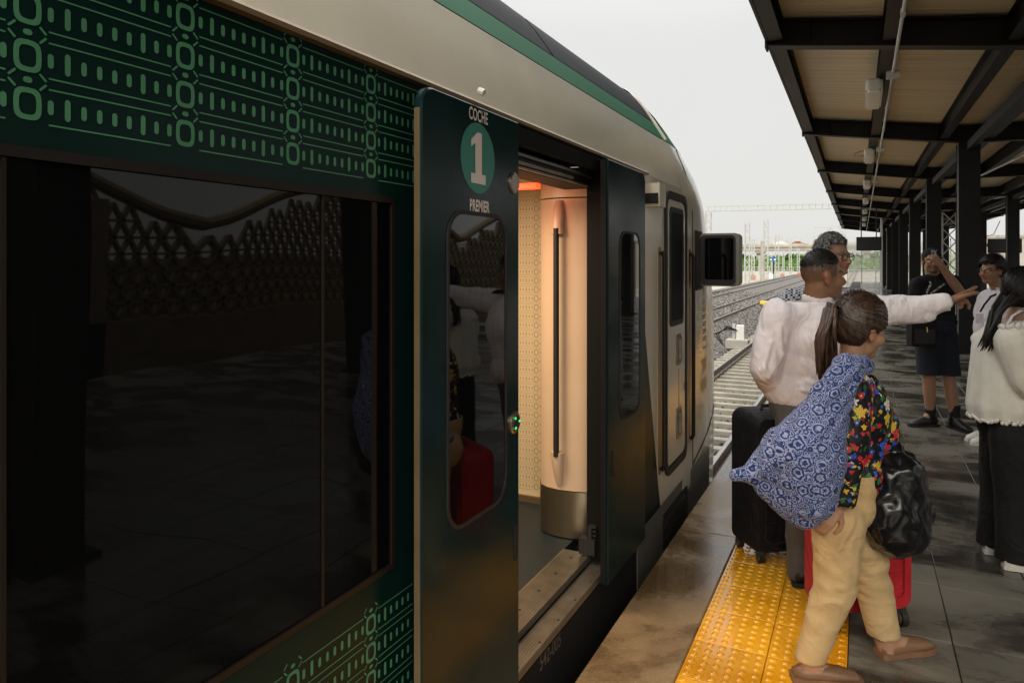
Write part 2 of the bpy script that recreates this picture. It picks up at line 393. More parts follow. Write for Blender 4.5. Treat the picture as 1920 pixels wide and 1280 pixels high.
# car side around the openings (a panel 3 cm thick)
sp = MB()
D0, D1, DZ0, DZ1 = 2.12, 3.28, .14, 2.06
T = .03
sp.box(XS-T, XS, YB, 2.09, 1.802, 2.139)
sp.box(XS-T, XS, YB, 2.09, .10, .808)
sp.box(XS-T, XS, 1.575, 2.09, .808, 1.802)
sp.box(XS-T, XS, 2.09, D1+.03, 2.06, 2.139)
sp.box(XS-T, XS, D1+.03, 3.90, .10, 2.139)
sp.box(XS-2.84, XS-2.84+T, YB, 5.0, .10, 2.139)
sp.box(-3.9, XS-T, YB-.03, YB, -.3, 3.0)
sp.build('green_side_panel', m_green, train)
sk = MB(); sk.box(XS-T-.01, XS-.006, YB, 3.9, -.55, .098); sk.build('under_skirt', m_rubber, train)
strip('white_roof_band', 2.142, 2.478, YB, YN, m_pearl, 6)
strip('green_roof_band', 2.482, 2.62, YB, YN, m_rgreen, 3, .002)
for i in range(12):
    y1_ = 4.98 - i*1.82; y0_ = y1_-1.80
    strip('roof_glazing_panel', 2.623, 2.90, y0_, y1_, m_rglass, 4, .004)
strip('roof_shell', 2.90, 3.119, YB, YN, m_rglass, 5)
lip = MB()
lip.prism([(XS-.02, 2.128), (XS+.022, 2.130), (XS+.026, 2.140), (XS+.004, 2.156), (XS-.02, 2.15)], lambda a, c, d: (a, d, c), YB, 4.05)
lip.build('gutter_lip', m_gold, train)
# nose: one loft, white, with dark screen at the front
zl = [-.5, -.25, 0, .3, .6, .9, 1.2, 1.5, 1.8, 2.05, 2.15, 2.3, 2.39, 2.48]
def loft(name, zl, m, y0=YN, mats=None, dx=0, nY=26):
    for sg in (1, -1):
        mb = MB(); vs = []
        for z in zl:
            for k in range(nY+1):
                s = sin(pi/2*k/nY); y = y0+(yf(z)-y0)*s
                vs.append((side_x(y, z, sg)+sg*dx, y, z))
        W = nY+1; F = []; Mi = []
        for i in range(len(zl)-1):
            for k in range(nY):
                f = (i*W+k, i*W+k+1, (i+1)*W+k+1, (i+1)*W+k)
                F.append(f if sg > 0 else f[::-1]); Mi.append(1 if (k >= 16 and zl[i] >= 1.2 and mats) else 0)
        mb.v += vs; mb.f += F; mb.m += Mi
        o = mb.build(name, mats or m, train, smooth=True)
    return o
loft('nose_shell', zl, m_pearl, YN, [m_pearl, m_rglass])
loft('green_nose_band', [2.482, 2.55, 2.62], m_rgreen, YN, None, .002)
loft('nose_roof', [2.623, 2.69, 2.75, 2.81, 2.87, 2.94, 3.0, 3.04, 3.08, 3.119], m_rglass, YN, None, .004)
for y in (4.98,):                                # pale rib behind the cab roof
    q = MB(); q.tube([(side_x(y, z)+.012, y + (z-2.48)*.2, z) for z in (2.485, 2.55, 2.62, 2.7, 2.8, 2.9)], .011, 6); q.build('roof_rib', m_cream if y > 4 else m_rubber, train)
# white cab side with its door
ws = MB(); ws.box(XS-T, XS, 3.90, YN, .10, 2.139); ws.build('white_side_panel', m_pearl, train)
ws = MB(); ws.prism([(3.90, .10), (4.39, .10), (4.335, .25), (3.97, 1.45), (3.90, 1.7)], X1, XS+.0005, XS+.003); ws.build('green_livery_tip', m_green, train)
ws = MB(); ws.box(XS-T, XS-.002, 3.90, 6.0, -.55, .098); ws.build('grey_skirt', m_skirt, train)
v = MB(); frame(v, rrect(4.45, 5.15, -.20, .02, .03), rrect(4.48, 5.12, -.17, -.01, .02), X1, XS-.002, XS+.006); v.build('vent_frame', m_rubber, train)
v = MB()
for k in range(7): v.bar((XS-.001, 4.48, -.165+k*.024), (XS-.001, 5.12, -.165+k*.024), .004, .014)
v.build('vent_grille', m_dark, train)
cd = MB(); cd.prism(rrect(4.545, 5.055, .30, 2.03, .07), X1, XS+.001, XS+.008); cabd = cd.build('cab_door', m_pearl, train)
q = MB(); frame(q, rrect(4.49, 5.11, .24, 2.09, .10), rrect(4.535, 5.065, .29, 2.04, .07), X1, XS-.005, XS+.014); q.build('door_seal', m_rubber, cabd)
q = MB(); frame(q, rrect(4.60, 4.99, 1.20, 1.99, .05), rrect(4.635, 4.955, 1.235, 1.955, .035), X1, XS+.008, XS+.014); q.build('window_frame', m_rubber, cabd)
q = MB(); q.prism(rrect(4.635, 4.955, 1.235, 1.955, .035), X1, XS+.008, XS+.011); q.build('window_pane', m_rglass, cabd)
for z in (.93, .43):
    q = MB(); frame(q, rrect(4.78, 4.94, z-.005, z+.205, .04), rrect(4.80, 4.92, z+.015, z+.185, .03), X1, XS+.008, XS+.013); q.build('handle_rim', m_gold, cabd)
    q = MB(); q.prism(rrect(4.80, 4.92, z+.015, z+.185, .03), X1, XS+.006, XS+.0095, ); q.bar((XS+.022, 4.86, z+.03), (XS+.022, 4.86, z+.17), .02, .018); q.build('handle', m_alu, cabd)
q = MB(); q.box(XS+.006, XS+.022, 5.045, 5.075, .72, .78); q.build('latch', m_rubber, cabd)
q = MB()
for k in range(2): q.bar((XS+.009, 4.86+.0*k, .42+.5*k), (XS+.009, 4.86, .9+.2*k), .006)
q.build('panel_groove', m_gold, cabd)
for y in (4.38, 5.24):
    q = MB(); q.prism(rrect(y-.04, y+.04, .30, 1.72 if y < 5 else 1.72, .03), X1, side_x(y, 1)-.004, side_x(y, 1)+.003); gr = q.build('grab_rail_recess', m_gold, train)
    q = MB(); q.tube([(side_x(y, 1)+.012, y, .33), (side_x(y, 1)+.03, y, .36), (side_x(y, 1)+.03, y, 1.66), (side_x(y, 1)+.012, y, 1.69)], .014, 8); q.build('grab_rail', m_seam, gr)
# nose seams, mirror camera, small fittings
q = MB(); q.tube([(side_x(5.36, z)+.001, 5.36, z) for z in (.1, .5, 1, 1.5, 2.0, 2.3, 2.47)], .004, 5); q.tube([(side_x(y, .12+.1*(y-5.36))+.001, y, .12+.10*(y-5.36)) for y in (5.36, 5.8, 6.3, 6.8, 7.4)], .006, 5); q.build('panel_seam', m_dark, train)
def mirror():
    c = at(1347, 487, 5.35); cx, cy, cz = c
    t = MB(); t.prism(rrect(-.14, .15, -.20, .20, .035), lambda a, b_, d: (cx+a, cy+d, cz+b_), 0, .17); ob = t.build('mirror_housing', mat('mirror_grey', (.24, .23, .20), .35), train)
    t = MB(); frame(t, rrect(-.135, .125, -.19, .185, .03), rrect(-.10, .112, -.15, .165, .02), lambda a, b_, d: (cx+a, cy+d, cz+b_), -.012, -.001); t.build('mirror_bezel', m_rubber, ob)
    t = MB(); t.prism(rrect(-.10, .112, -.15, .165, .02), lambda a, b_, d: (cx+a, cy+d, cz+b_), -.006, -.0005); t.build('mirror_glass', m_dglass, ob)
    t = MB(); t.prism(rrect(-.21, -.138, -.235, .225, .03), lambda a, b_, d: (cx+a, cy+d, cz+b_), -.02, .12); t.build('mirror_arm', m_rubber, ob)
    t = MB(); t.box(cx-.4, cx-.2, cy+.02, cy+.1, cz-.12, cz+.12); t.build('mirror_foot', m_rubber, ob)
mirror()
q = MB(); c0 = Vector((XS, 4.12, 2.02))
q.prism([(4.05, 2.085), (4.19, 2.085), (4.20, 2.03), (4.19, 1.95), (4.06, 1.95), (4.05, 2.0)], X1, XS-.004, XS+.085); cmb = q.build('door_camera', m_cream, train)
q = MB(); q.box(XS-.0, XS+.078, 4.038, 4.051, 1.965, 2.025); q.build('lens_window', m_dark, cmb)
q = MB(); q.tube([(XS+.015, 2.02, 2.185), (XS+.035, 2.02, 2.175)], .011, 8); q.build('gutter_stop', m_cream, train)

# -- livery motif: rings, dots, dashes and lines (flat print standing 1 mm proud)
def motif(mb, fn, u0, u1, ring_u0, period, rows, s=1.0, mi=0):
    def poly(pts): mb.add([fn(*p) for p in pts], [tuple(range(len(pts)))], mi)
    def dash(u, v, hw_, hh, rot=0):
        n = 4; pts = []
        r = hw_
        for k in range(n+1): t = pi*k/n; pts.append((r*cos(t), hh-r+r*sin(t)))
        for k in range(n+1): t = pi+pi*k/n; pts.append((r*cos(t), -hh+r+r*sin(t)))
        c, d = cos(rot), sin(rot); poly([(u+a*c-b*d, v+a*d+b*c) for a, b in pts])
    rows = sorted(rows); k = math.ceil((u0-ring_u0)/period-1e-6)-1
    pitch = .072*s
    while ring_u0+k*period < u1+period:
        ru = ring_u0+k*period; k += 1
        ins = u0 < ru < u1
        for ri, v in enumerate(rows):
            if ins:
                n = 20
                def se(a, h, t): return (math.copysign(abs(cos(t))**.6, cos(t))*a, math.copysign(abs(sin(t))**.6, sin(t))*h)
                o = [se(.0205*s, .0245*s, 2*pi*i/n) for i in range(n)]; inn = [se(.0125*s, .0165*s, 2*pi*i/n) for i in range(n)]
                mb.add([fn(ru+a, v+b) for a, b in o]+[fn(ru+a, v+b) for a, b in inn], [(i, (i+1) % n, n+(i+1) % n, n+i) for i in range(n)], mi)
            vm = v+pitch/2
            if ins:
                dash(ru, vm, .0045*s, .007*s, pi/2)
                for su in (-1, 1):
                    for sv in (-1, 1): dash(ru+su*.0225*s, vm+sv*.0075*s - sv*0, .0018*s, .0075*s, pi/4*(su*sv))
            # dashes to the next ring
            for i in range(9):
                uu = ru + .034*s + (period-.068*s)*i/8
                if not (u0 < uu < u1): continue
                dash(uu, v, .0046*s, (.0175 if i in (1, 6) else .0115)*s)
            a, b = max(u0, ru+.031*s), min(u1, ru+period-.031*s)
            if b > a:
                for dv in (-.0275, .0275):
                    poly([(a, v+dv*s-.0013*s), (b, v+dv*s-.0013*s), (b, v+dv*s+.0013*s), (a, v+dv*s+.0013*s)])
fnp = lambda u, v: (XS+.0012, u, v)
lv = MB(); motif(lv, fnp, -6.0, 1.70, .6375, .2785, [1.868, 1.940, 2.012, 2.084]); motif(lv, fnp, -6.0, 1.66, .6375, .2785, [.700, .628, .556, .484, .412])
lv.build('livery_pattern', m_motif, train)
# -- windows
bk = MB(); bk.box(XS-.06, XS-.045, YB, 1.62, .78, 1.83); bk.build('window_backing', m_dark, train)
wf = MB(); wf.box(XS-.02, XS+.004, YB, 1.575, 1.785, 1.803); wf.box(XS-.02, XS+.004, YB, 1.575, .807, .822); wf.box(XS-.02, XS+.004, 1.56, 1.577, .822, 1.785); wf.build('window_frame', m_seam, train)
for k in range(25):
    y1_ = 1.560 if k == 0 else 1.289-.689*(k-1); y0_ = 1.297 if k == 0 else 1.297-.689*k
    q = MB(); q.box(XS-.012, XS-.002, y0_, y1_, .824, 1.783); q.build('window_pane', m_glass, train)
    q = MB(); q.box(XS-.014, XS+.002, y0_-.0075, y0_-.0005, .824, 1.783); q.build('window_divider', m_seam, train)

# -- plug door leaves
XL = -1.05
def text(name, body, size, fn, m, parent, xs=1.0, bold=0.0, align='CENTER'):
    c = bpy.data.curves.new(name, 'FONT'); c.body = body; c.size = size; c.align_x = align; c.align_y = 'CENTER'; c.offset = bold; c.resolution_u = 3; c.space_character = 1.05
    o = bpy.data.objects.new(name, c); COL.objects.link(o); bpy.context.view_layer.update()
    me = bpy.data.meshes.new_from_object(o.evaluated_get(bpy.context.evaluated_depsgraph_get()))
    bpy.data.objects.remove(o); bpy.data.curves.remove(c)
    mb = MB(); mb.add([fn(v_.co.x*xs, v_.co.y) for v_ in me.vertices], [tuple(p_.vertices) for p_ in me.polygons])
    bpy.data.meshes.remove(me)
    return mb.build(name, m, parent)
def leaf(y0, y1, left):
    q = MB(); cn = (0, 1, 0, 0) if left else (1, 0, 0, 0)
    P = rrect(y0, y1, .13, 2.105, .06, 8, cn)
    q.prism(P, X1, XL-.022, XL-.006)
    P2 = rrect(y0+.005, y1-.005, .135, 2.10, .056, 8, cn); n = len(P)
    V = [X1(a, c, XL-.006) for a, c in P]+[X1(a, c, XL) for a, c in P2]
    q.add(V, [(i, (i+1) % n, n+(i+1) % n, n+i) for i in range(n)]+[tuple(range(n, 2*n))])
    ob = q.build('door_leaf', m_leaf, train)
    g0, g1 = (y0+.138, y0+.49) if left else (y0+.18, y1-.125)
    q = MB(); frame(q, rrect(g0-.012, g1+.012, .85, 1.78, .085), rrect(g0, g1, .862, 1.768, .075), X1, XL-.002, XL+.004); q.build('glass_seal', m_rubber, ob)
    q = MB(); q.prism(rrect(g0, g1, .862, 1.768, .075), X1, XL-.003, XL+.0015); q.build('door_glass', m_dglass, ob)
    q = MB(); e_ = y0 if left else y1; f_ = -.004 if left else .004
    q.box(XL-.021, XL-.004, min(e_, e_+f_), max(e_, e_+f_), .19, 2.04); q.build('edge_trim', m_gold, ob)
    e_ = y1 if left else y0; f_ = .010 if left else -.010
    q = MB(); q.box(XL-.035, XL-.008, min(e_, e_+f_), max(e_, e_+f_), .14, 2.10); q.build('edge_seal', m_jamb, ob)
    yh = y1-.028 if left else y0+.06
    q = MB(); q.prism(rrect(yh-.012, yh+.012, .62, .74, .011), X1, XL, XL+.003); q.build('pull_slot', m_dark, ob)
    return ob
ll = leaf(1.587, 2.187, True); rl = leaf(3.14, 3.77, False)
FL = lambda y, z: (lambda a, b_: (XL+.0016, y+a, z+b_))
text('coach_word', 'COCHE', .052, FL(1.898, 2.072), m_print, ll, .64, .0010)
text('class_word', 'PREMIER', .048, FL(1.905, 1.797), m_print, ll, .66, .0018)
q = MB(); q.add([(XL+.0012, 1.897+.1075*cos(2*pi*i/48), 1.944+.1075*sin(2*pi*i/48)) for i in range(48)], [tuple(range(48))]); q.build('number_disc', m_disc, ll)
one = [(-.047, -.078), (.047, -.078), (.047, -.048), (.022, -.048), (.022, .078), (-.006, .078), (-.046, .052), (-.046, .030), (-.020, .044), (-.020, -.048), (-.047, -.048)]
q = MB(); q.add([FL(1.896, 1.944)(a*.98, b_) for a, b_ in one], [(0, 1, 2, 3, 9, 10), (3, 4, 8, 9), (4, 5, 8), (5, 6, 7, 8)]); q.v = [(x+.0008, y, z) for x, y, z in q.v]; q.build('number_one', m_print, ll)
def disc(name, y, z, r, m, parent, d=.008, x=XL):
    q = MB(); q.lathe = None
    q.tube([(x-.002, y, z), (x+d*.6, y, z), (x+d, y, z)], [r, r, r*.86], 28, flat=(0, 1, 0)); return q.build(name, m, parent)
disc('touch_plate', 2.143, 1.893, .036, m_steel, ll)
bt = disc('open_button', 2.143, 1.09, .038, m_steel, ll, .01)
disc('button_face', 2.143, 1.09, .024, m_rubber, bt, .013)
for k in range(3):
    q = MB(); a = pi*.5+k*2*pi/3+.6; q.box(XL+.0125, XL+.0145, 2.143+.019*cos(a)-.004, 2.143+.019*cos(a)+.004, 1.09+.019*sin(a)-.0035, 1.09+.019*sin(a)+.0035); q.build('button_led', m_led, bt)
# -- door opening, rails, sill
q = MB()
q.box(XS-.075, XS-.002, D1-.005, D1+.03, .10, 2.07); q.build('door_jamb', m_jamb, train)
q = MB(); q.box(XS-.075, XS-.002, 2.09, D0, .10, 2.07); q.build('door_jamb', m_rubber, train)
q = MB(); q.box(XS-.19, XS-.06, 2.12, 3.275, 1.985, 2.058); q.build('door_header', m_rubber, train)
q = MB(); q.bar((XS-.05, 2.1, 2.04), (XS-.05, 3.25, 2.04), .02, .012); q.bar((XS-.045, 2.1, 2.008), (XS-.045, 3.0, 2.008), .016, .01); q.bar((XS-.04, 2.1, 1.988), (XS-.04, 3.2, 1.988), .01, .008); q.build('door_guide_rail', m_alu, train)
q = MB(); frame(q, rrect(2.09, D1+.055, .11, 2.115, .10, 6, (1, 1, 0, 0)), rrect(2.13, D1+.005, .12, 2.055, .07, 6, (1, 1, 0, 0)), X1, XS-.002, XS+.022); q.build('opening_frame', m_jamb, train)
for k in range(3):
    q = MB(); q.box(XS-.06, XS-.02, D1-.03, D1-.006, .30+.02*k, .31+.02*k); q.build('hinge_plate', m_rubber, train)
q = MB(); q.box(XS-.10, XS-.02, D1-.05, D1-.006, .215, .29); q.tube([(XS-.05, D1-.03, .24), (XS-.05, D1-.03, .34)], .014, 8); q.build('door_roller', m_rubber, train)
si = MB(); si.box(XS-.20, XS-.055, 1.9, D1-.006, .17, .203)
for k in range(11): si.box(XS-.19+k*.012, XS-.184+k*.012, 1.9, D1-.006, .203, .205)
si.build('sill_plate', m_alu, train)
si = MB(); si.box(XS-.05, XS+.035, 2.0, D1+.02, .135, .168)
for k in range(7): si.box(XS-.042+k*.011, XS-.036+k*.011, 2.0, D1+.02, .168, .170)
si.build('outer_sill', m_alu, train)
for k in range(7):
    y = 2.05+k*.19
    q = MB(); q.tube([(XS-.125, y, .2), (XS-.125, y, .2055)], .006, 8); q.tube([(XS+.022, y+.06, .165), (XS+.022, y+.06, .1705)], .005, 8); q.build('screw', m_dark, train)
text('fleet_number', '542-005', .088, lambda a, b_: (XS-.004, 2.66+a, .045+b_), m_num, train, .72, .001)
q = MB(); q.bar((XS+.004, 2.2, .112), (XS+.004, 3.85, .112), .008, .006); q.build('skirt_bead', m_skirt, train)
# -- vestibule
vb = MB()
vb.box(-3.9, XS-.2, 1.3, 3.95, .15, .198); vb.build('vestibule_floor', m_ifloor, train)
vb = MB(); vb.box(-3.9, XS-.175, 1.3, 3.95, 2.065, 2.09); vb.build('vestibule_ceiling', m_wallp, train)
vb = MB(); vb.box(-3.9, -1.24, 3.85, 3.89, .198, 2.065); vb.build('vestibule_wall', m_wallp, train)
vb = MB(); vb.box(-3.9, -1.2, 1.36, 1.40, .198, 2.065); vb.box(-3.88, -3.84, 1.40, 3.85, .198, 2.065); vb.build('vestibule_side_wall', m_wallp, train)
ip = MB(); motif(ip, lambda u, v_: (u, 3.8485, v_), -2.45, -1.56, -1.735, .21, [.29+.0533*k for k in range(33)], .74); ip.build('wall_pattern', m_iprint, train)
q = MB(); q.box(-3.8, -1.5, 3.83, 3.849, .198, .235); q.build('wall_plinth', m_gold, train)
plan = [(-1.20, 3.47), (-1.26, 3.435), (-1.33, 3.415), (-1.41, 3.41), (-1.48, 3.425), (-1.53, 3.46), (-1.565, 3.53), (-1.575, 3.62), (-1.575, 3.849), (-1.20, 3.849)]
q = MB(); q.prism(plan, lambda a, b_, d: (a, b_, d), .447, 1.955); col = q.build('pillar_panel', m_int, train); autosmooth(col, 30)
plan2 = [(-1.41+(a+1.41)*1.02, 3.6+(b_-3.6)*1.02) for a, b_ in plan[:8]]+plan[8:]
q = MB(); q.prism(plan2, lambda a, b_, d: (a, b_, d), .205, .443); autosmooth(q.build('steel_kick_panel', m_steel, train), 30)
q = MB(); q.prism(plan, lambda a, b_, d: (a, b_, d), 1.962, 2.064); autosmooth(q.build('pillar_cap', m_int, train), 30)
for z0, z1, r0, r1 in ((1.945, 1.77, .020, .033), (.475, .65, .016, .034)):
    q = MB(); q.tube([(-1.405, 3.408, z0), (-1.405, 3.40, z0+(z1-z0)*.3), (-1.405, 3.385, z0+(z1-z0)*.75), (-1.405, 3.382, z1)], [(r0, r0*.6), (r0*1.5, r0*1.4), (r1*.9, r1*.75), (r1, r1*.72)], 18, flat=(1, 0, 0)); autosmooth(q.build('handrail_socket', m_int, train), 40)
q = MB(); q.tube([(-1.405, 3.366, 1.80), (-1.405, 3.366, .63)], .015, 12); autosmooth(q.build('handrail', m_rubber, train))
q = MB(); q.box(-1.70, -1.345, 2.985, 3.03, 1.968, 1.992); q.build('red_lamp', m_red, train)
al = bpy.data.lights.new('vestibule_lamp', 'AREA'); al.energy = 19; al.size = .6; al.color = (1, .80, .55)
ao = bpy.data.objects.new('vestibule_lamp', al); COL.objects.link(ao); ao.parent = train; ao.location = Vector((-1.95, 2.55, 2.05))-wloc(train)
rl_ = bpy.data.lights.new('red_glow', 'POINT'); rl_.energy = .05; rl_.color = (1, .12, .03); rl_.shadow_soft_size = .08
ro = bpy.data.objects.new('red_glow', rl_); COL.objects.link(ro); ro.parent = train; ro.location = Vector((-1.45, 3.01, 1.94))-wloc(train)
# -- nose lettering and emblem
SX = lambda y, z: (lambda a, b_: (side_x(y+a, z+b_)+.003, y+a, z+b_))
text('train_name', 'TREN', .15, SX(5.90, .78), m_yel, train, .75, .003)
text('train_name', 'MAYA', .15, SX(5.90, .62), m_yel, train, .75, .003)
q = MB(); fx = SX(5.93, 1.18)
def eb(a0, a1, b0, b1): q.add([fx(a, b_) for a, b_ in ((a0, b0), (a1, b0), (a1, b1), (a0, b1))], [(0, 1, 2, 3)])
for sg in (-1, 1): eb(min(sg*.11, sg*.10), max(sg*.11, sg*.10), -.26, .22)
eb(-.10, .10, -.26, -.25); eb(-.10, .10, .21, .22)
for k in range(6):
    z = -.20+k*.06; eb(-.07, -.02, z, z+.035); eb(.02, .07, z+.01, z+.04); eb(-.015, .015, z-.005, z+.02)
for sg in (-1, 1):
    q.add([fx(a, b_) for a, b_ in ((0, .17), (sg*.08, .26), (sg*.09, .34), (0, .27))], [(0, 1, 2, 3)])
q.build('nose_emblem', m_emb, train)
# underframe
q = MB(); q.box(-3.7, -1.4, YB, 7.2, -.8, -.5); q.build('underframe', m_dark, train)
for y in (-3.5, -1.0, 4.9, 7.3):
    for s in (-1, 1):
        q = MB(); q.tube([(-2.55+s*.69, y, -.63), (-2.55+s*.81, y, -.63)], [.44, .44], 24); q.build('wheel', m_rail, train)
# ------------------------------------------------------------------ platform canopy
canopy = thing('platform_canopy', (3.05, 20, 0), 'black steel canopy with tan metal soffit and a row of columns over the platform', 'canopy')
def zb(x):
    if x < 1.68: return 3.74 + (1.68-x)*.132
    if x > 4.42: return 3.74 + (x-4.42)*.132
    return 3.74
BY = [2.4+6.3*k for k in range(0, 10)]
CX0, CX1 = -1.05, 7.15
bm_ = MB(); pts = [CX0, 1.68, 4.42, CX1]
for xa, xb in zip(pts, pts[1:]):
    za, zb_ = zb(xa), zb(xb)
    for (h0, h1, wd) in ((0, .022, .17), (.022, .288, .014), (.288, .31, .17)):
        vs = [(x, s*wd/2, z+h) for x, z in ((xa, za), (xb, zb_)) for h in (h0, h1) for s in (-1, 1)]
        bm_.add(vs, [(0, 1, 3, 2), (4, 6, 7, 5), (0, 4, 5, 1), (2, 3, 7, 6), (0, 2, 6, 4), (1, 5, 7, 3)])
for k in range(5):                                  # web stiffeners
    x = -.6+k*.9
    if k < 3: bm_.box(x-.006, x+.006, -.08, .08, zb(x)+.022, zb(x)+.288)
bm_.add(*[[(CX0-.012, s*.09, zb(CX0)+h) for h in (-.03, .33) for s in (-1, 1)], [(0, 1, 3, 2)]])
bm_.box(CX0-.024, CX0-.001, -.095, .095, zb(CX0)-.025, zb(CX0)+.335)
bme = bm_.mesh('cross_beam', m_black)
for y in BY: link('cross_beam', bme, canopy, Vector((0, y, 0))-wloc(canopy))
cm = MB()
cm.box(-.165, .165, -.17, -.15, 0, 3.738); cm.box(-.165, .165, .15, .17, 0, 3.738); cm.box(-.009, .009, -.15, .15, 0, 3.738)
cm.box(-.155, -.145, -.15, .15, .0, 3.73); cm.box(.145, .155, -.15, .15, 0, 3.73)
cm.bbox(-.24, .24, -.24, .24, .001, .025, .003)
cme = cm.mesh('column', m_black)
for y in BY:
    for x in (1.68, 4.42): link('column', cme, canopy, Vector((x, y, 0))-wloc(canopy))
for x, wd in ((CX0+.10, .15), (.20, .15), (1.30, .13), (1.98, .14), (2.75, .13), (4.1, .13), (5.6, .13), (CX1-.10, .15)):
    for ya, yb in zip([-1.2]+BY, BY):
        q = MB(); z = zb(x); q.box(x-wd/2, x+wd/2, ya+.086, yb-.086, z+.045, z+.062); q.box(x-.008, x+.008, ya+.086, yb-.086, z+.062, z+.302); q.box(x-wd/2, x+wd/2, ya+.01, yb-.01, z+.302, z+.316)
        q.build('purlin', m_black, canopy)
fa = MB()
for ya, yb in zip(BY, BY[1:]): fa.box(CX0-.012, CX0+.02, ya+.1, yb-.1, zb(CX0)+.03, zb(CX0)+.36)
fa.build('edge_fascia', m_black, canopy)
# soffit panels: 1.015 m long, ribbed, one strip between purlins
strips = [(CX0+.02, .20), (.20, 1.30), (1.30, 2.75), (2.75, 4.42)]
for xa, xb in strips:
    q = MB(); segs = [xa] + ([1.68] if xa < 1.68 < xb else []) + [xb]
    L = .9; prof = []
    for k in range(4):
        y = .004+(L-.008)*k/4; prof += [(y, 0), (y+.19, 0), (y+.195, -.003), (y+.212, -.003)]
    prof.append((L-.004, 0))
    for xA, xB in zip(segs, segs[1:]):
        n = len(prof); vs = [(x, y, zb(x)+.332+z) for x in (xA+.003, xB-.003) for y, z in prof]
        q.add(vs, [(i, i+1, n+i+1, n+i) for i in range(n-1)])
    me = q.mesh('soffit_panel', m_soffit)
    for k in range(-4, 62):
        y = 2.4+k*.9
        if y > 57.5: break
        link('soffit_panel', me, canopy, Vector((0, y, random.uniform(0, .004)))-wloc(canopy))
q = MB()
for xa, xb in zip([CX0-.05, 1.68, 4.42], [1.68, 4.42, CX1+.05]):
    q.add([(x, y, zb(x)+h) for x in (xa, xb) for y in (-1.2, 59.3) for h in (.345, .40)], [(0, 1, 3, 2), (4, 6, 7, 5), (0, 4, 5, 1), (2, 3, 7, 6), (0, 2, 6, 4), (1, 5, 7, 3)])
q.build('roof_sheet', m_roof, canopy)
q = MB()
for x in (1.68, 4.42): q.bar((x, 2.4, 3.66), (x, 59, 3.66), .10, .14)
q.build('column_tie', m_black, canopy)
# conduit and lamps
q = MB(); zc = zb(.34)-.03; q.tube([(.34, 2.5, zc), (.34, 57, zc)], .017, 8)
for y in BY[0:]:
    q.tube([(.34, y+3.0, zc), (.34, y+3.1, zc)], .028, 8); q.box(.32, .36, y+4.9, y+5.0, zc-.03, zc+.03)
tag(q.build('conduit_pipe', m_galv), 'thin grey conduit pipe running along under the canopy beams', 'pipe')
ordn = ['first', 'second', 'third', 'fourth', 'fifth', 'sixth', 'seventh']
for k, y in enumerate([10.2+6.3*i for i in range(7)]):
    x, z = .15, zb(.15)+.045
    t = thing('canopy_lamp', (x, y, z), f'white oblong canopy lamp, {ordn[k]} along the conduit pipe counted from the train door', 'lamp', 'lamps under the canopy')
    q = MB(); q.prism(rrect(-.10, .10, 0, 1.25, .05), lambda a, c, d: (x+a, y+c, z+d), -.15, -.035)
    q.prism(rrect(-.075, .075, .03, 1.22, .04), lambda a, c, d: (x+a, y+c, z+d), -.18, -.151); q.build('diffuser', m_white, t)
    q = MB(); q.box(x-.06, x+.06, y+.05, y+1.1, z-.034, z-.001); q.build('gear_tray', m_galv, t)
    q = MB()
    for yy in (.1, 1.05): q.box(x-.107, x+.107, y+yy-.015, y+yy+.015, z-.075, z-.06)
    q.build('clip', m_galv, t)
q = MB(); c = Vector((.0, 17.2, 4.0)); q.tube([c+Vector((.15, .1, 0)), c+Vector((0, 0, .03)), c+Vector((-.13, 0, -.02)), c+Vector((-.15, .05, -.07)), c+Vector((-.02, .1, -.07)), c+Vector((.12, .2, -.05))], .009, 6)
tag(q.build('cable_loop', mat('orange_cable', (.35, .15, .04), .5)), 'loose orange cable loop hanging beside the second canopy lamp', 'cable')
# diagonal pipe on the far side of the columns
q = MB(); q.tube([(3.2, 8.5, 3.55), (2.3, 22, 3.62)], .02, 8); tag(q.build('slanting_pipe', m_galv), 'thin slanting pipe under the soffit behind the first column', 'pipe')

for k, y in enumerate((9.6, 15.9, 22.2)):
    q = MB(); q.bbox(.27, .41, y, y+.12, zc-.06, zc+.02, .01); tag(q.build('junction_box', m_galv), ['first', 'second', 'third'][k]+' small grey junction box on the conduit pipe', 'box', 'junction boxes on the conduit')
def screen(loc, wd, h, lab, hang):
    t = thing('display_screen', loc, lab, 'screen', 'display screens on the platform'); x, y, z = loc
    q = MB(); q.prism(rrect(-wd/2, wd/2, -h/2, h/2, .02), lambda a, c, d: (x+a, y+d, z+c), 0, .10); q.build('housing', m_black, t)
    q = MB(); q.box(x-wd/2+.03, x+wd/2-.03, y-.004, y-.0005, z-h/2+.03, z+h/2-.03); q.build('panel', mat('screen_face', (.012, .012, .011), .3, var=0), t)
    q = MB()
    if hang: 
        for s in (-1, 1): q.tube([(x+s*wd*.3, y+.05, z+h/2-.02), (x+s*wd*.3, y+.05, 3.95)], .02, 8)
    else: q.bar((x+wd*.1, y+.05, z), (x-wd*.75, y+.35, z+.02), .07, .07); q.tube([(x-wd*.5, y+.05, z+.05), (x-wd*.65, y+.1, z+.3), (x-wd*.3, y+.2, z+.42), (x-.1, y+.25, z+.9)], .012, 6)
    q.build('bracket', m_black, t)
c = at(1629, 457, 30.0); screen((c.x, c.y, c.z), .95, .58, 'dark rectangular display screen hanging under the canopy above the louvred wall', True)
c = at(1884, 461, 25.0); screen((c.x, c.y, c.z), 1.0, .50, 'dark display screen on a bracket beside the far column', False)
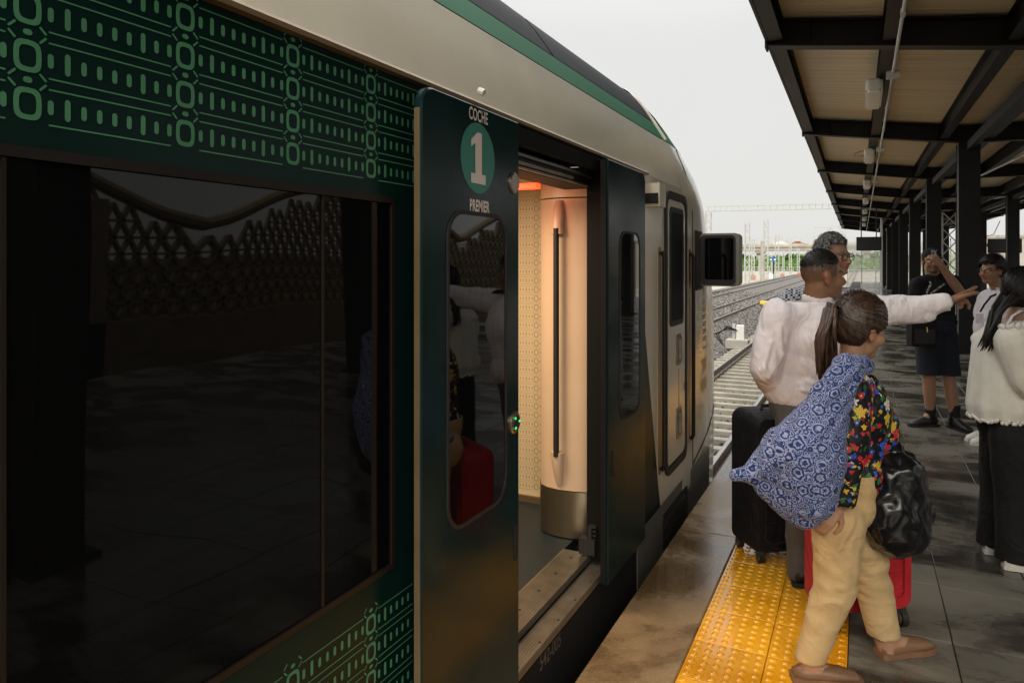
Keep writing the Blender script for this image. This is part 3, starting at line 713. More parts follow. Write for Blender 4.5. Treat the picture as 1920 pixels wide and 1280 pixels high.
# louvred wall closing the platform end
lw = thing('louvred_screen', (.3, 60.5, 0), 'white louvred screen wall closing the far end of the platform', 'screen wall')
for k in range(34):
    z = .12+k*.09; q = MB(); q.bar((-.95, 60.5, z), (6.8, 60.5, z+.0), .05, .05); q.build('slat', m_white, lw)
for k in range(9):
    q = MB(); x = -.95+k*.97; q.box(x-.03, x+.03, 60.53, 60.6, 0, 3.3); q.build('post', m_black if k % 2 else m_galv, lw)
for k, (u, yy) in enumerate(((1653, 34), (1664, 46))):
    c = at(u, 500, yy); q = MB(); q.tube([(c.x, c.y, 0), (c.x, c.y, 3.7)], .05, 10); q.tube([(c.x, c.y, 0), (c.x, c.y, .03)], .12, 10)
    tag(q.build('drain_pipe', m_galv), ['pale downpipe standing just beyond the hanging display screen', 'pale downpipe farther along towards the louvred screen wall'][k], 'pipe', 'downpipes of the canopy')
def lattice(mb, a, b_, wd, step, r, sides=4):
    a, b_ = Vector(a), Vector(b_); L = (b_-a).length; d = (b_-a)/L
    u = d.orthogonal() if abs(d.z) < .9 else Vector((1, 0, 0)); u = Vector((0, 0, 1)) if abs(d.z) < .5 else u; v = d.cross(u).normalized(); u = v.cross(d).normalized()
    cs = [(-1, -1), (1, -1), (1, 1), (-1, 1)]
    for i, j in cs: mb.bar(a+u*(wd/2*i)+v*(wd/2*j), b_+u*(wd/2*i)+v*(wd/2*j), r)
    n = int(L/step)
    for k in range(n):
        for q_ in range(4):
            (i, j), (i2, j2) = cs[q_], cs[(q_+1) % 4]
            if k % 2: (i, j), (i2, j2) = (i2, j2), (i, j)
            mb.bar(a+d*(k*L/n)+u*(wd/2*i)+v*(wd/2*j), a+d*((k+1)*L/n)+u*(wd/2*i2)+v*(wd/2*j2), r*.7)
lp = MB(); c = at(1780, 500, 30); lattice(lp, (c.x, c.y, 0), (c.x, c.y, 3.7), .55, .6, .06)
tag(lp.build('lattice_post', m_galv), 'grey steel lattice post standing behind the man in the cap', 'post')

# ------------------------------------------------------------------ far yard: gantry, masts, bridge, trees, fence
m_mast = mat('mast_paint', (.40, .41, .39), .6, var=.06)
g0, g1 = at(1328, 490, 76), at(1580, 490, 72)
ga = thing('overhead_gantry', (g0.x, g0.y, -1.4), 'pale steel truss gantry spanning the tracks beyond the train nose', 'gantry')
zt = 7.0; q = MB()
A, B = Vector((g0.x, g0.y, zt)), Vector((g1.x, g1.y, zt)); dd = (B-A).normalized(); sd_ = Vector((-dd.y, dd.x, 0))
for s in (-.25, .25):
    for h in (0, .48): q.bar(A-dd*.3+sd_*s+UP*h, B+dd*.3+sd_*s+UP*h, .07)
n = 21
for k in range(n+1):
    p_ = A+(B-A)*(k/n)
    for s in (-.25, .25): q.bar(p_+sd_*s, p_+sd_*s+UP*.48, .05)
    q.bar(p_-sd_*.25, p_+sd_*.25, .04); q.bar(p_-sd_*.25+UP*.48, p_+sd_*.25+UP*.48, .04)
q.build('truss', m_mast, ga)
for P_ in (A, B):
    q = MB(); lattice(q, (P_.x, P_.y, -1.45), (P_.x, P_.y, zt), .55, .7, .07); q.build('leg', m_mast, ga)
masts = [(1401, 416, 100, .62), (1436, 410, 112, .62), (1457, 440, 128, .6), (1412, 447, 150, .55), (1482, 455, 165, .5), (1497, 466, 170, .5), (1469, 470, 150, .3), (1424, 480, 165, .25), (1447, 478, 180, .25), (1510, 470, 190, .4)]
mt_lab = ['tall lattice mast nearest the cab mirror', 'tallest lattice mast, beside the plain grey pole', 'lattice mast just past the blue sign', 'slim mast between the two tallest masts, behind', 'slim lattice mast midway to the grey haired man', 'lattice mast close by the grey haired man', 'thin mast past the blue sign', 'thin mast between the two tallest masts and nearer the blue sign', 'thin mast straight behind the blue sign', 'farthest lattice mast against the end of the bridge']
for k, (u, v_, t, wd) in enumerate(masts):
    a = at(u, 490, t); top = at(u, v_, t); q = MB(); lattice(q, (a.x, a.y, -1.45), (a.x, a.y, top.z), wd, wd*1.3, .10 if t < 140 else .12)
    tag(q.build('lattice_mast', m_mast), mt_lab[k], 'mast', 'masts in the rail yard')
a = at(1429, 490, 105); q = MB(); q.tube([(a.x, a.y, -1.45), (a.x, a.y, at(1429, 452, 105).z)], [.28, .2], 10); tag(q.build('concrete_pole', m_conc), 'plain grey concrete pole beside the tallest lattice mast', 'pole')
# pylons beyond the bridge
for k, (u, v_, t) in enumerate(((1478, 449, 420), (1555, 426, 330))):
    a = at(u, 490, t); z1 = at(u, v_, t).z; q = MB(); lattice(q, (a.x, a.y, -1.45), (a.x, a.y, z1), 2.0, 3, .3)
    for h in (0, -4): q.bar((a.x-7, a.y, z1+h), (a.x+7, a.y, z1+h), .35)
    tag(q.build('power_pylon', m_mast), ['faint power pylon rising above the bridge deck', 'faint power pylon above the grey haired man'][k], 'pylon', 'power pylons')
# bridge
YBR = 255
br = thing('road_bridge', (-40, YBR, -1.5), 'pale concrete road bridge crossing above the tracks in the distance', 'bridge')
q = MB(); q.box(-190, 12, YBR, YBR+9, 5.2, 6.4); q.box(-190, 12, YBR-.3, YBR+9.3, 6.4, 6.9); q.build('deck', m_conc, br)
q = MB(); q.box(-190, 12, YBR-.32, YBR-.1, 6.9, 7.55); q.build('parapet', mat('stained_parapet', (.46, .40, .31), .8, var=.2, vs=.3), br)
for x in [-180+i*16.5 for i in range(12)]:
    q = MB(); q.box(x-.9, x+.9, YBR+1, YBR+8, -1.5, 5.2); q.box(x-1.3, x+1.3, YBR+.3, YBR+8.7, 4.4, 5.199); q.build('pier', m_conc, br)
q = MB()
for k in range(90): q.bar((-170+2*k, YBR-.2, 7.5), (-170+2*k, YBR-.2, 10.2), .12)
for h in (8.4, 9.3): q.bar((-170, YBR-.2, h), (9, YBR-.2, h), .06)
tag(q.build('railing_posts', m_mast, br), kind='stuff')
for k, (u, c_) in enumerate(((1462, (.7, .7, .68)), (1497, (.25, .10, .08)))):
    a = at(u, 466, YBR/1.06); m_ = mat('car_paint', c_, .3); t = thing('parked_car', (a.x, YBR+2, 6.9), ['small white car on the distant bridge', 'small red car on the distant bridge'][k], 'car', 'cars on the bridge')
    q = MB(); q.prism([(-2.1, .3), (2.1, .3), (2.1, .8), (1.2, .95), (.7, 1.45), (-1.1, 1.45), (-1.6, .95), (-2.1, .85)], lambda x, z, d: (a.x+x, YBR+2+d, 6.95+z), 0, 1.7); q.build('body', m_, t)
    for s in (-1.3, 1.3): q = MB(); q.tube([(a.x+s, YBR+1.95, 7.2), (a.x+s, YBR+3.75, 7.2)], .32, 12); q.build('wheel', m_rubber, t)
# tree belt (reads as one mass)
m_leaf1 = mat('far_foliage', (.05, .125, .015), .8, col2=(.13, .24, .03), vs=.35, obj=False)
tb = MB()
for i in range(15000):
    x = random.uniform(-150, 60); y = random.uniform(262, 300) if i % 3 else random.uniform(235, 252)
    top = 3.6 + 1.8*noise.noise(Vector((x*.09, y*.05, 1))) + 1.0*noise.noise(Vector((x*.3, y*.2, 5)))
    if y < 254: top -= 1.6
    z = -1.5 + (top+1.5)*random.random()**.7; r = random.uniform(.6, 1.3); a = random.random()*6.3; tl_ = random.uniform(-.8, .8)
    tb.add([(x+r*cos(a), y+r*sin(a)*.4, z-r*.5), (x+r*cos(a+2.1), y+r*sin(a+2.1)*.4, z-r*.3+tl_*.3), (x+r*.2*cos(a+4), y, z+r*.8)], [(0, 1, 2)])
tag(tb.build('tree_belt', m_leaf1), kind='stuff')
# trackside fittings
c = at(1383, 628, 24.0); x, y = c.x, c.y
t = thing('trackside_cabinet', (x, y, -1.27), 'white signal box on a concrete foot between the first two tracks', 'signal box')
q = MB(); q.bbox(x-.36, x+.36, y-.25, y+.25, -1.30, -1.0, .02); q.build('concrete_foot', m_conc, t)
q = MB(); q.bbox(x-.03, x+.22, y-.1, y+.1, -1.0, -.52, .01); q.build('box', m_white, t)
q = MB(); q.tube([(x-.12, y, -1.0), (x-.12, y, -.48)], .05, 10); q.build('post', m_galv, t)
q = MB()
for k in range(3): q.tube([(x+.0, y-.12, -.7), (x-.3, y-.2, -.55-.05*k), (x-.62-.08*k, y-.1, -.85), (x-.45, y-.2, -1.2), (x-.2, y-.22, -1.25)], .022, 6)
q.build('cable', m_rubber, t)
c = at(1433, 545, 47); q = MB(); q.bbox(c.x-.25, c.x+.25, c.y-.2, c.y+.2, -1.4, -1.0, .03); tag(q.build('yellow_marker', mat('marker_yellow', (.7, .5, .03), .6)), 'small yellow marker box in the ballast between the tracks', 'marker')
a = at(1450, 487, 120); q = MB(); t = thing('blue_sign', (a.x, a.y, -1.45), 'small blue sign on a post in the rail yard', 'sign')
q.box(a.x-.62, a.x+.62, a.y-.05, a.y+.05, a.z-.25, a.z+.4); q.build('panel', mat('sign_blue', (.03, .12, .30), .5), t)
q = MB(); q.tube([(a.x, a.y+.12, -1.45), (a.x, a.y+.12, a.z+.4)], .12, 8); q.build('post', m_rubber, t)
q = MB(); q.box(a.x-.5, a.x-.25, a.y-.056, a.y-.051, a.z-.1, a.z+.15); q.box(a.x+.15, a.x+.4, a.y-.056, a.y-.051, a.z-.1, a.z+.15); q.build('symbol', m_white, t)
for k, (u, v_, t_, c_) in enumerate(((1446, 513, 120, (.7, .7, .68)), (1498, 513, 135, (.36, .13, .09)), (1467, 513, 140, (.40, .20, .14)), (1412, 515, 120, (.40, .22, .17)))):
    a = at(u, v_, t_); q = MB(); q.bbox(a.x-.35, a.x+.35, a.y-.4, a.y+.4, -1.46, a.z-.1, .05); q.box(a.x-.22, a.x+.22, a.y-.412, a.y-.401, -1.2, a.z+.1)
    tag(q.build('yard_box', mat('yard_box_paint', c_, .6)), ['small white yard box under the blue sign', 'small red yard box near the grey haired man', 'faint red yard box past the blue sign', 'reddish yard box below the slim mast by the cab mirror'][k], 'box', 'boxes in the rail yard')
# fence in the far yard, pale wall and station building across the tracks
q = MB()
fy = thing('yard_fence', (-20, 205, -1.5), 'low pale post and rail fence across the far rail yard', 'fence')
for k in range(60):
    x = -75+k*1.5; q = MB(); q.bar((x, 205, -1.5), (x, 205, .3), .12); q.build('post', m_mast, fy)
q = MB()
for h in (-.6, .1): q.bar((-75, 205, h), (13.5, 205, h), .07)
q.build('rail', m_mast, fy)
q = MB(); q.box(9.0, 60, 82, 82.4, -1.5, 3.9); cw = q.build('boundary_wall', m_conc); tag(cw, 'pale concrete boundary wall beyond the far end of the platform', 'wall')
q = MB(); q.box(8.9, 60, 81.9, 82.5, 3.9, 4.15); q.build('coping', m_wall, cw)
# station building with a pierced lattice front, seen mirrored in the train windows
sb_ = thing('station_building', (13, 8, -1.5), 'station building with an arched pierced lattice front seen mirrored in the train windows', 'building')
m_lat = mat('lattice_clay', (.20, .15, .09), .7, var=.2)
q = MB(); q.box(15.5, 16, -22, 45, -1.5, 1.7); q.box(7.6, 15.5, -22, 45, -1.5, -1.4); q.build('back_wall', mat('dark_wall', (.10, .085, .07), .9), sb_)  # dark brown base colour for the wall behind the lattice
q = MB(); q.box(11.9, 12.3, -22, 45, -1.5, .3); q.build('plinth', m_lat, sb_)
q = MB(); S = .42
for j in range(12):
    z = .3+j*S*.9
    for k in range(150):
        y = -20+k*S+(S/2 if j % 2 else 0)
        top = 2.4+1.5*abs(sin(y*.26))
        if z+S > top: continue
        q.bar((12.1, y, z), (12.1, y+S/2, z+S*.9), .075, .14, up=(1, 0, 0)); q.bar((12.1, y+S/2, z+S*.9), (12.1, y+S, z), .075, .14, up=(1, 0, 0)); q.bar((12.1, y, z), (12.1, y+S, z), .06, .14, up=(1, 0, 0))
tag(q.build('lattice_front', m_lat, sb_), kind='stuff')
q = MB(); P_ = [(12.1, -20+i*.5, 2.45+1.5*abs(sin((-20+i*.5)*.26))) for i in range(126)]; q.tube(P_, .16, 8); q.build('arch_rib', m_lat, sb_)
for k in range(8):
    q = MB(); y = -19+k*9.5; q.box(11.9, 12.3, y-.3, y+.3, -1.5, 3.0); q.build('pillar', m_lat, sb_)
canopy.rotation_euler.z = .007
# ------------------------------------------------------------------ people
def nv(a): return Vector(a).normalized()
def bake(mb, name, vox, sm, mats, parent, off, keep=None, post=None):
    """union of the closed shapes in mb as one continuous surface"""
    me = mb.mesh(name, mats, False, off); o = bpy.data.objects.new(name, me); COL.objects.link(o)
    r = o.modifiers.new('r', 'REMESH'); r.mode = 'VOXEL'; r.voxel_size = vox; r.adaptivity = 0
    if sm: s = o.modifiers.new('s', 'SMOOTH'); s.factor = .5; s.iterations = sm
    bpy.context.view_layer.update()
    me2 = bpy.data.meshes.new_from_object(o.evaluated_get(bpy.context.evaluated_depsgraph_get()))
    o.modifiers.clear(); o.data = me2; bpy.data.meshes.remove(me); me2.name = name
    if not me2.materials:
        for m in (mats if isinstance(mats, (list, tuple)) else [mats]): me2.materials.append(m)
    me2.polygons.foreach_set('use_smooth', [True]*len(me2.polygons))
    if parent: o.parent = parent
    return o
def wrinkle(o, off, amp, sc, st=(1, 1, 1), seed=0, ridge=True, mask=None):
    me = o.data; ns = [v.normal.copy() for v in me.vertices]; S = Vector(st)
    for v, n in zip(me.vertices, ns):
        p = (v.co+off); q = Vector((p.x*S.x, p.y*S.y, p.z*S.z))*sc + Vector((seed, seed*1.7, 0))
        q = q + Vector((noise.noise(q*.5+Vector((9, 0, 0))), noise.noise(q*.5+Vector((0, 9, 0))), 0))*.9
        h = noise.noise(q); h = (.5-abs(h))*1.2 if ridge else h
        h += .35*noise.noise(q*2.3)
        v.co += n*(amp*h*(mask(p) if mask else 1))
    me.update()
def folds(o, off, lines):
    me = o.data; ns = [v.normal.copy() for v in me.vertices]
    for v, n in zip(me.vertices, ns):
        p = v.co+off; h = 0
        for P, Q, wd, am in lines:
            d = Q-P; t = max(0, min(1, (p-P).dot(d)/d.length_squared)); k = (p-P-d*t).length/wd
            if k < 3: h += am*(math.exp(-k*k)-.45*math.exp(-(k-1.5)**2*2))*(sin(pi*min(1, max(0, .12+t*.88)))**.5)
        v.co += n*h
    me.update()
def crop(o, off, fn):
    """drop the vertices for which fn(world) is true (a hem or a neckline)"""
    import bmesh
    bm = bmesh.new(); bm.from_mesh(o.data)
    bmesh.ops.delete(bm, geom=[v for v in bm.verts if fn(v.co+off)], context='VERTS')
    bm.to_mesh(o.data); bm.free(); o.data.update()
def solid(o, th=.004):
    """give an open cloth a real thickness"""
    m = o.modifiers.new('thickness', 'SOLIDIFY'); m.thickness = th; m.offset = -1
def skin_mat(name, c):
    m = bpy.data.materials.new(name); m.use_nodes = True; nt = m.node_tree; b = nt.nodes['Principled BSDF']; L = nt.links.new
    a = N(nt, 'Attribute'); a.attribute_name = 'tone'
    n1 = N(nt, 'TexNoise'); n1.inputs['Scale'].default_value = 35; n1.inputs['Detail'].default_value = 4
    co = N(nt, 'NewGeometry'); L(co.outputs['Position'], n1.inputs['Vector'])
    q = N(nt, 'MapRange'); q.inputs[3].default_value = .82; q.inputs[4].default_value = 1.15; L(n1.outputs[0], q.inputs[0])
    v = N(nt, 'VectorMath', operation='SCALE'); L(a.outputs['Color'], v.inputs[0]); L(q.outputs[0], v.inputs['Scale'])
    L(v.outputs[0], b.inputs['Base Color']); b.inputs['Roughness'].default_value = .5
    b.inputs['Subsurface Weight'].default_value = .05; b.inputs['Subsurface Radius'].default_value = (.012, .004, .002); b.inputs['Subsurface Scale'].default_value = .5
    n2 = N(nt, 'TexNoise'); n2.inputs['Scale'].default_value = 260; L(co.outputs['Position'], n2.inputs['Vector'])
    bp = N(nt, 'Bump'); bp.inputs['Strength'].default_value = .15; bp.inputs['Distance'].default_value = .002; L(n2.outputs[0], bp.inputs['Height']); L(bp.outputs[0], b.inputs['Normal'])
    return m
m_skin = skin_mat('skin', (.3, .16, .1))
m_eye = mat('eye_white', (.6, .58, .54), .2, var=0); m_iris = mat('iris', (.02, .012, .008), .15, var=0)

class Head:
    """landmarks of a head: c eye-level centre, f forward, u up, s scale (1 = 23 cm)"""
    def __init__(h, c, f, u=(0, 0, 1), s=1.0):
        h.c = Vector(c); h.f = nv(f); u = Vector(u); h.l = u.cross(h.f).normalized(); h.u = h.f.cross(h.l).normalized(); h.s = s; h.ax = (h.l, h.f, h.u)
    def p(h, l, f, u): return h.c + (h.l*l + h.f*f + h.u*u)*h.s
    def loc(h, P): d = P-h.c; return (d.dot(h.l)/h.s, d.dot(h.f)/h.s, d.dot(h.u)/h.s)
    def shape(h, mb, neck, nr=.055, jaw=1.0):
        s = h.s; E = lambda c, r: mb.ell(h.p(*c), tuple(k*s for k in r), h.ax, 18, 12)
        E((0, -.012, .030), (.075, .097, .090)); E((0, .030, -.030), (.062*jaw, .062, .080)); E((0, .050, -.085), (.040*jaw, .036, .030))
        E((0, .02, -.07), (.056*jaw, .05, .04))
        for g in (-1, 1):
            E((g*.040, .058, -.028), (.026, .030, .028)); E((g*.030, .076, .021), (.024, .014, .009))
            E((g*.077, -.010, -.012), (.009, .019, .032)); E((g*.082, -.016, .002), (.008, .014, .018))
            E((g*.0115, .103, -.036), (.0095, .012, .008)); E((g*.030, .074, -.002), (.018, .012, .012))
        mb.limb(h.p(0, .086, .012), h.p(0, .112, -.030), .0095*s, .0125*s); E((0, .110, -.034), (.011, .012, .010))
        E((0, .088, -.056), (.024, .012, .007)); E((0, .087, -.068), (.020, .012, .008)); E((0, .084, -.090), (.018, .012, .014))
        mb.limb(h.p(0, -.022, -.045), neck, nr*s, nr*1.05, 16)
    def paint(h, o, off, base, hair, stubble=0., lip=(.30, .10, .08), brow=True, fade=0.):
        me = o.data
        a = me.color_attributes.get('tone') or me.color_attributes.new('tone', 'FLOAT_COLOR', 'POINT')
        B = Vector(base); H = Vector(hair); LP = Vector(lip)
        for i, v in enumerate(me.vertices):
            l, f, u = h.loc(v.co+off); c = B
            if -.14 < u < .14 and abs(l) < .1 and abs(f) < .14:
                if abs(u+.062) < .0135 and abs(l) < .026 and f > .072: c = LP*(.75 if abs(u+.062) < .0025 else 1)
                elif brow and abs(u-.0255+.12*(abs(l)-.03)**2*20) < .0065 and .011 < abs(l) < .052 and f > .045: c = B*.3+H*.7
                elif stubble and ((u < -.045 and f > .0) or (abs(u+.047) < .006 and f > .08 and abs(l) < .03)): c = B*(1-stubble)+H*stubble
                elif abs(l) > .066 and -.05 < u < .03: c = Vector((B.x*1.12, B.y*.92, B.z*.88))
                elif f > .05 and -.05 < u < -.01: c = Vector((B.x*1.08, B.y*.95, B.z*.9))
                if fade and f < .045-.2*max(0, .02-u) and u > -.075:
                    k = min(1, max(0, (u+.07)/.11))*fade*(.8+.4*noise.noise(Vector((l, f, u))*160)); ear = abs(l) > .074 and -.03 < f < .012 and u < .03
                    if not ear: c = c*(1-k)+H*k
            a.data[i].color = (c.x, c.y, c.z, 1)
    def eyes(h, parent):
        for g in (-1, 1):
            mb = MB(); mb.ell(h.p(g*.031, .0765, -.001), tuple(k*h.s for k in (.0135, .0115, .0085)), h.ax, 12, 8, 0)
            mb.ell(h.p(g*.031, .0835, -.001), tuple(k*h.s for k in (.0058, .0052, .0062)), h.ax, 10, 6, 1); mb.build('eye', [m_eye, m_iris], parent, True)
    def hair(h, name, parent, m, line, thick=.012, top=.0, rough=.004, seed=0, r=(.075, .097, .090), flow=None):
        """a cap of hair kept where line(l, f, u) is true, with a ragged edge"""
        mb = MB(); nu, nv_ = (170, 90) if flow else (110, 64); V = []; K = []
        if flow: fa_ = nv(flow); fb_ = fa_.orthogonal().normalized(); fc_ = fa_.cross(fb_)
        for i in range(nv_+1):
            a = -pi/2+pi*i/nv_
            for j in range(nu):
                b = 2*pi*j/nu; d = Vector((cos(a)*cos(b), cos(a)*sin(b), sin(a)))
                q = Vector((d.x*r[0], d.y*r[1]-.012, d.z*r[2]+.030)); n = noise.noise(d*9+Vector((seed, 0, 0))); n2 = noise.noise(Vector((d.x*60, d.y*60, d.z*22+seed)))
                if flow: an = math.atan2(d.dot(fb_), d.dot(fc_)); n2 = noise.noise(Vector((cos(an)*13, sin(an)*13, d.dot(fa_)*1.2+seed)))+.7*noise.noise(Vector((cos(an)*34, sin(an)*34, d.dot(fa_)*1.5)))
                k = line(q.x, q.y, q.z) + .012*n
                t = thick*min(1, max(0, k)/.02)+top*max(0, d.z)**2+rough*n2+.0015
                q = q + d*t; V.append(h.p(*q)); K.append(k)
        F = []
        for i in range(nv_):
            for j in range(nu):
                f = (i*nu+j, i*nu+(j+1) % nu, (i+1)*nu+(j+1) % nu, (i+1)*nu+j)
                if min(K[x] for x in f) > 0: F.append(f)
        mb.add(V, F); rs = random.Random(seed+3); C0 = h.p(0, -.012, .03); good = [i for i, k in enumerate(K) if k > .012]
        tie_ = h.p(*(Vector(flow)*.125)) if flow else None
        for _ in range(260 if flow else 520):
            P0 = Vector(V[rs.choice(good)]); nn = (P0-C0).normalized()
            if flow:
                pts = [P0-nn*.003]; q = P0; off_ = rs.uniform(.001, .007)
                for s_ in range(4):
                    dd = (tie_-q); dd = (dd-nn*dd.dot(nn)).normalized()+Vector((rs.uniform(-.2, .2), rs.uniform(-.2, .2), rs.uniform(-.2, .2))); q = q+dd*.018*h.s; rr = (q-C0); nn = rr.normalized(); q = C0+nn*((P0-C0).length+off_*(s_+1)/4); pts.append(q)
                mb.tube(pts, [.0012, .0012, .0011, .0009, .0004], 3)
            else:
                t = (h.u*-.3-h.f*.5+h.l*rs.uniform(-1, 1)+h.f*rs.uniform(-.5, .5)); t = (t-nn*t.dot(nn)).normalized(); ln = thick*rs.uniform(.5, 1.1)+.004
                mb.tube([P0-nn*.003, P0+nn*ln*.35+t*ln*.4, P0+nn*ln*.5+t*ln*1.1], [.0015, .0013, .0004], 3)
        o = mb.build(name, m, parent, True)
        import bmesh
        bm = bmesh.new(); bm.from_mesh(o.data); bmesh.ops.delete(bm, geom=[v for v in bm.verts if not v.link_faces], context='VERTS'); bm.to_mesh(o.data); bm.free()
        return o
def hand(mb, wrist, d, n, w, curl=(.5, .5, .5, .5), thumb=.6, s=1.0):
    """d towards the fingers, n out of the palm, w towards the thumb side"""
    wrist = Vector(wrist); d = nv(d); n = Vector(n); n = (n-d*n.dot(d)).normalized(); w_ = d.cross(n); w = w_ if w_.dot(Vector(w)) > 0 else -w_
    base = [.030, .010, -.011, -.030]; klen = [.088, .092, .088, .080]; L = [(.042, .026, .021), (.046, .029, .022), (.042, .027, .021), (.033, .021, .019)]
    mb.limb(wrist-d*.03*s, wrist+d*.02*s, .024*s, .022*s)
    for b_, k in zip(base, klen): mb.limb(wrist+w*(b_*.6*s)+d*.012*s, wrist+w*(b_*s)+d*(k*s), .0165*s, .0125*s, 10)
    for b_, k, ls, c in zip(base, klen, L, curl):
        p = wrist+w*(b_*s)+d*(k*s); a = 0; r = .0108*s
        dd = (d+w*(b_*2.0)).normalized()
        for seg, (l, kk) in enumerate(zip(ls, (.9, 1.1, .7))):
            a += c*kk; e = p+(dd*cos(a)+n*sin(a))*(l*s); mb.limb(p, e, r, r*.93, 10); p = e; r *= .93
    p = wrist+w*.024*s+d*.022*s+n*.006*s; q = p+(w*.75+d*.6+n*.25).normalized()*.044*s; mb.limb(p, q, .0155*s, .0125*s, 10)
    e = q+(w*(.55-.3*thumb)+d*.8+n*.5*thumb).normalized()*.032*s; mb.limb(q, e, .0118*s, .0105*s, 10); e2 = e+(d*.9+w*(.1-.3*thumb)+n*.6*thumb).normalized()*.024*s; mb.limb(e, e2, .0105*s, .009*s, 10)
def shoe(name, heel, d, m_up, m_sole, parent, L=.27, wd=.095, low=False, z0=.0):
    d = nv((d[0], d[1], 0)); s = UP.cross(d); H = Vector((heel[0], heel[1], z0)); mb = MB()
    prof = [(-.02, .7), (.0, .86), (.05, .9), (.11, .86), (.17, 1.0), (.215, .98), (.25, .75), (.268, .4)]
    k = L/.27
    out = [H+d*(a*k)+s*(wd/2*b_) for a, b_ in prof]+[H+d*(a*k)-s*(wd/2*b_) for a, b_ in prof[::-1]]
    n = len(out)
    mb.add([p+UP*.001 for p in out]+[p+UP*.024+(p-H-d*.12).normalized()*-.001 for p in out], [tuple(range(n-1, -1, -1)), tuple(range(n, 2*n))]+[(i, (i+1) % n, n+(i+1) % n, n+i) for i in range(n)])
    so_ = mb.build('sole', m_sole, parent)
    mb = MB()
    if low:
        mb.tube([H+d*(-.012*k)+UP*.03, H+d*.03*k+UP*.034, H+d*.10*k+UP*.034, H+d*.18*k+UP*.036, H+d*.235*k+UP*.03, H+d*.262*k+UP*.02], [(.02, .02), (wd*.42, .034), (wd*.40, .036), (wd*.47, .024), (wd*.38, .016), (wd*.15, .006)], 18, flat=s)
    else:
        mb.tube([H+d*(-.014*k)+UP*.05, H+d*.02*k+UP*.055, H+d*.07*k+UP*.062, H+d*.12*k+UP*.056, H+d*.18*k+UP*.044, H+d*.235*k+UP*.035, H+d*.263*k+UP*.024], [(.022, .028), (wd*.40, .05), (wd*.42, .056), (wd*.41, .044), (wd*.46, .03), (wd*.38, .02), (wd*.15, .007)], 18, flat=s)
        mb.tube([H+d*.05*k+UP*.06, H+d*.052*k+UP*.095, H+d*.055*k+UP*.12], [(wd*.46, .062), (wd*.46, .060), (wd*.45, .058)], 18, flat=s)
    o = mb.build(name, m_up, parent, True)
    if not low:
        for i in range(4):
            q = MB(); c = H+d*(.095+.025*i)*k+UP*(.099-.0125*i); q.tube([c-s*.026, c+UP*.004, c+s*.026], .0035, 6); q.build('lace', m_up if m_up is not m_white else m_white, o)
    return o
def person(loc, label): return thing('person', loc, label, 'person')

m_hair_d = mat('dark_hair', (.009, .007, .006), .5, spec=.3, var=.5, vs=60, st=(1, 1, .25), bump=.5, bs=160, bdist=.004)
m_hair_b = mat('brown_hair', (.042, .021, .011), .36, var=.6, vs=45, st=(1.5, 1.5, .25), bump=.6, bs=130, bdist=.004)
m_hair_g = mat('grey_hair', (.02, .02, .02), .6, spec=.3, col2=(.20, .20, .19), vs=120, st=(1, 1, .5), bump=.7, bs=120, bdist=.006, lo=.42, hi=.62)
def cloth_mat(name, col, rough=.8, var=.06, weave=900, fold=(8, .42, (1, 1, .6)), **kw):
    m = mat(name, col, rough, var=var, vs=kw.pop('vs', 14), bump=.1, bs=weave, bdist=.001, spec=.25, **kw)
    nt = m.node_tree; L = nt.links.new; b0 = [n for n in nt.nodes if n.type == 'BUMP'][0]       # fine creases of worn cloth
    mp = N(nt, 'Mapping'); mp.inputs['Scale'].default_value = fold[2]; mp.inputs['Rotation'].default_value = (.3, .5, .2); L(N(nt, 'NewGeometry').outputs['Position'], mp.inputs[0])
    tot = None
    for k, (s_, am) in enumerate(((fold[0], 1.0), (fold[0]*2.3, .22))):
        n = N(nt, 'TexNoise'); n.inputs['Scale'].default_value = s_; n.inputs['Detail'].default_value = 1.5; n.inputs['Distortion'].default_value = 1.3; L(mp.outputs[0], n.inputs['Vector'])
        a_ = N(nt, 'Math', operation='SUBTRACT'); L(n.outputs[0], a_.inputs[0]); a_.inputs[1].default_value = .5
        c_ = N(nt, 'Math', operation='ABSOLUTE'); L(a_.outputs[0], c_.inputs[0])
        d_ = N(nt, 'Math', operation='POWER'); L(c_.outputs[0], d_.inputs[0]); d_.inputs[1].default_value = .65
        e_ = N(nt, 'Math', operation='MULTIPLY'); L(d_.outputs[0], e_.inputs[0]); e_.inputs[1].default_value = am
        if tot is None: tot = e_.outputs[0]
        else: f_ = N(nt, 'Math', operation='ADD'); L(tot, f_.inputs[0]); L(e_.outputs[0], f_.inputs[1]); tot = f_.outputs[0]
    b1 = N(nt, 'Bump', invert=True); b1.inputs['Strength'].default_value = fold[1]; b1.inputs['Distance'].default_value = .03; L(tot, b1.inputs['Height']); L(b1.outputs[0], b0.inputs['Normal'])
    m.node_tree.nodes['Principled BSDF'].inputs['Sheen Weight'].default_value = .06 if max(col) > .1 else 0; return m
m_shirt = cloth_mat('pink_white_cotton', (.80, .745, .765))
m_grey = cloth_mat('grey_trouser_cloth', (.115, .11, .11))
m_khaki = cloth_mat('khaki_cotton', (.43, .305, .15), .8, .07, 900, (7, .3, (.7, .7, 1.2)))
m_navy = cloth_mat('navy_twill', (.016, .02, .032))
m_blk = cloth_mat('black_cotton', (.010, .010, .011))
m_wpolo = cloth_mat('white_polo', (.66, .63, .66))
m_cream_b = cloth_mat('cream_gauze', (.72, .69, .61), .85, .05, 260, (6, .28, (2.2, 2.2, .15)))
m_jean = cloth_mat('blue_denim', (.035, .05, .075), .8, .2)
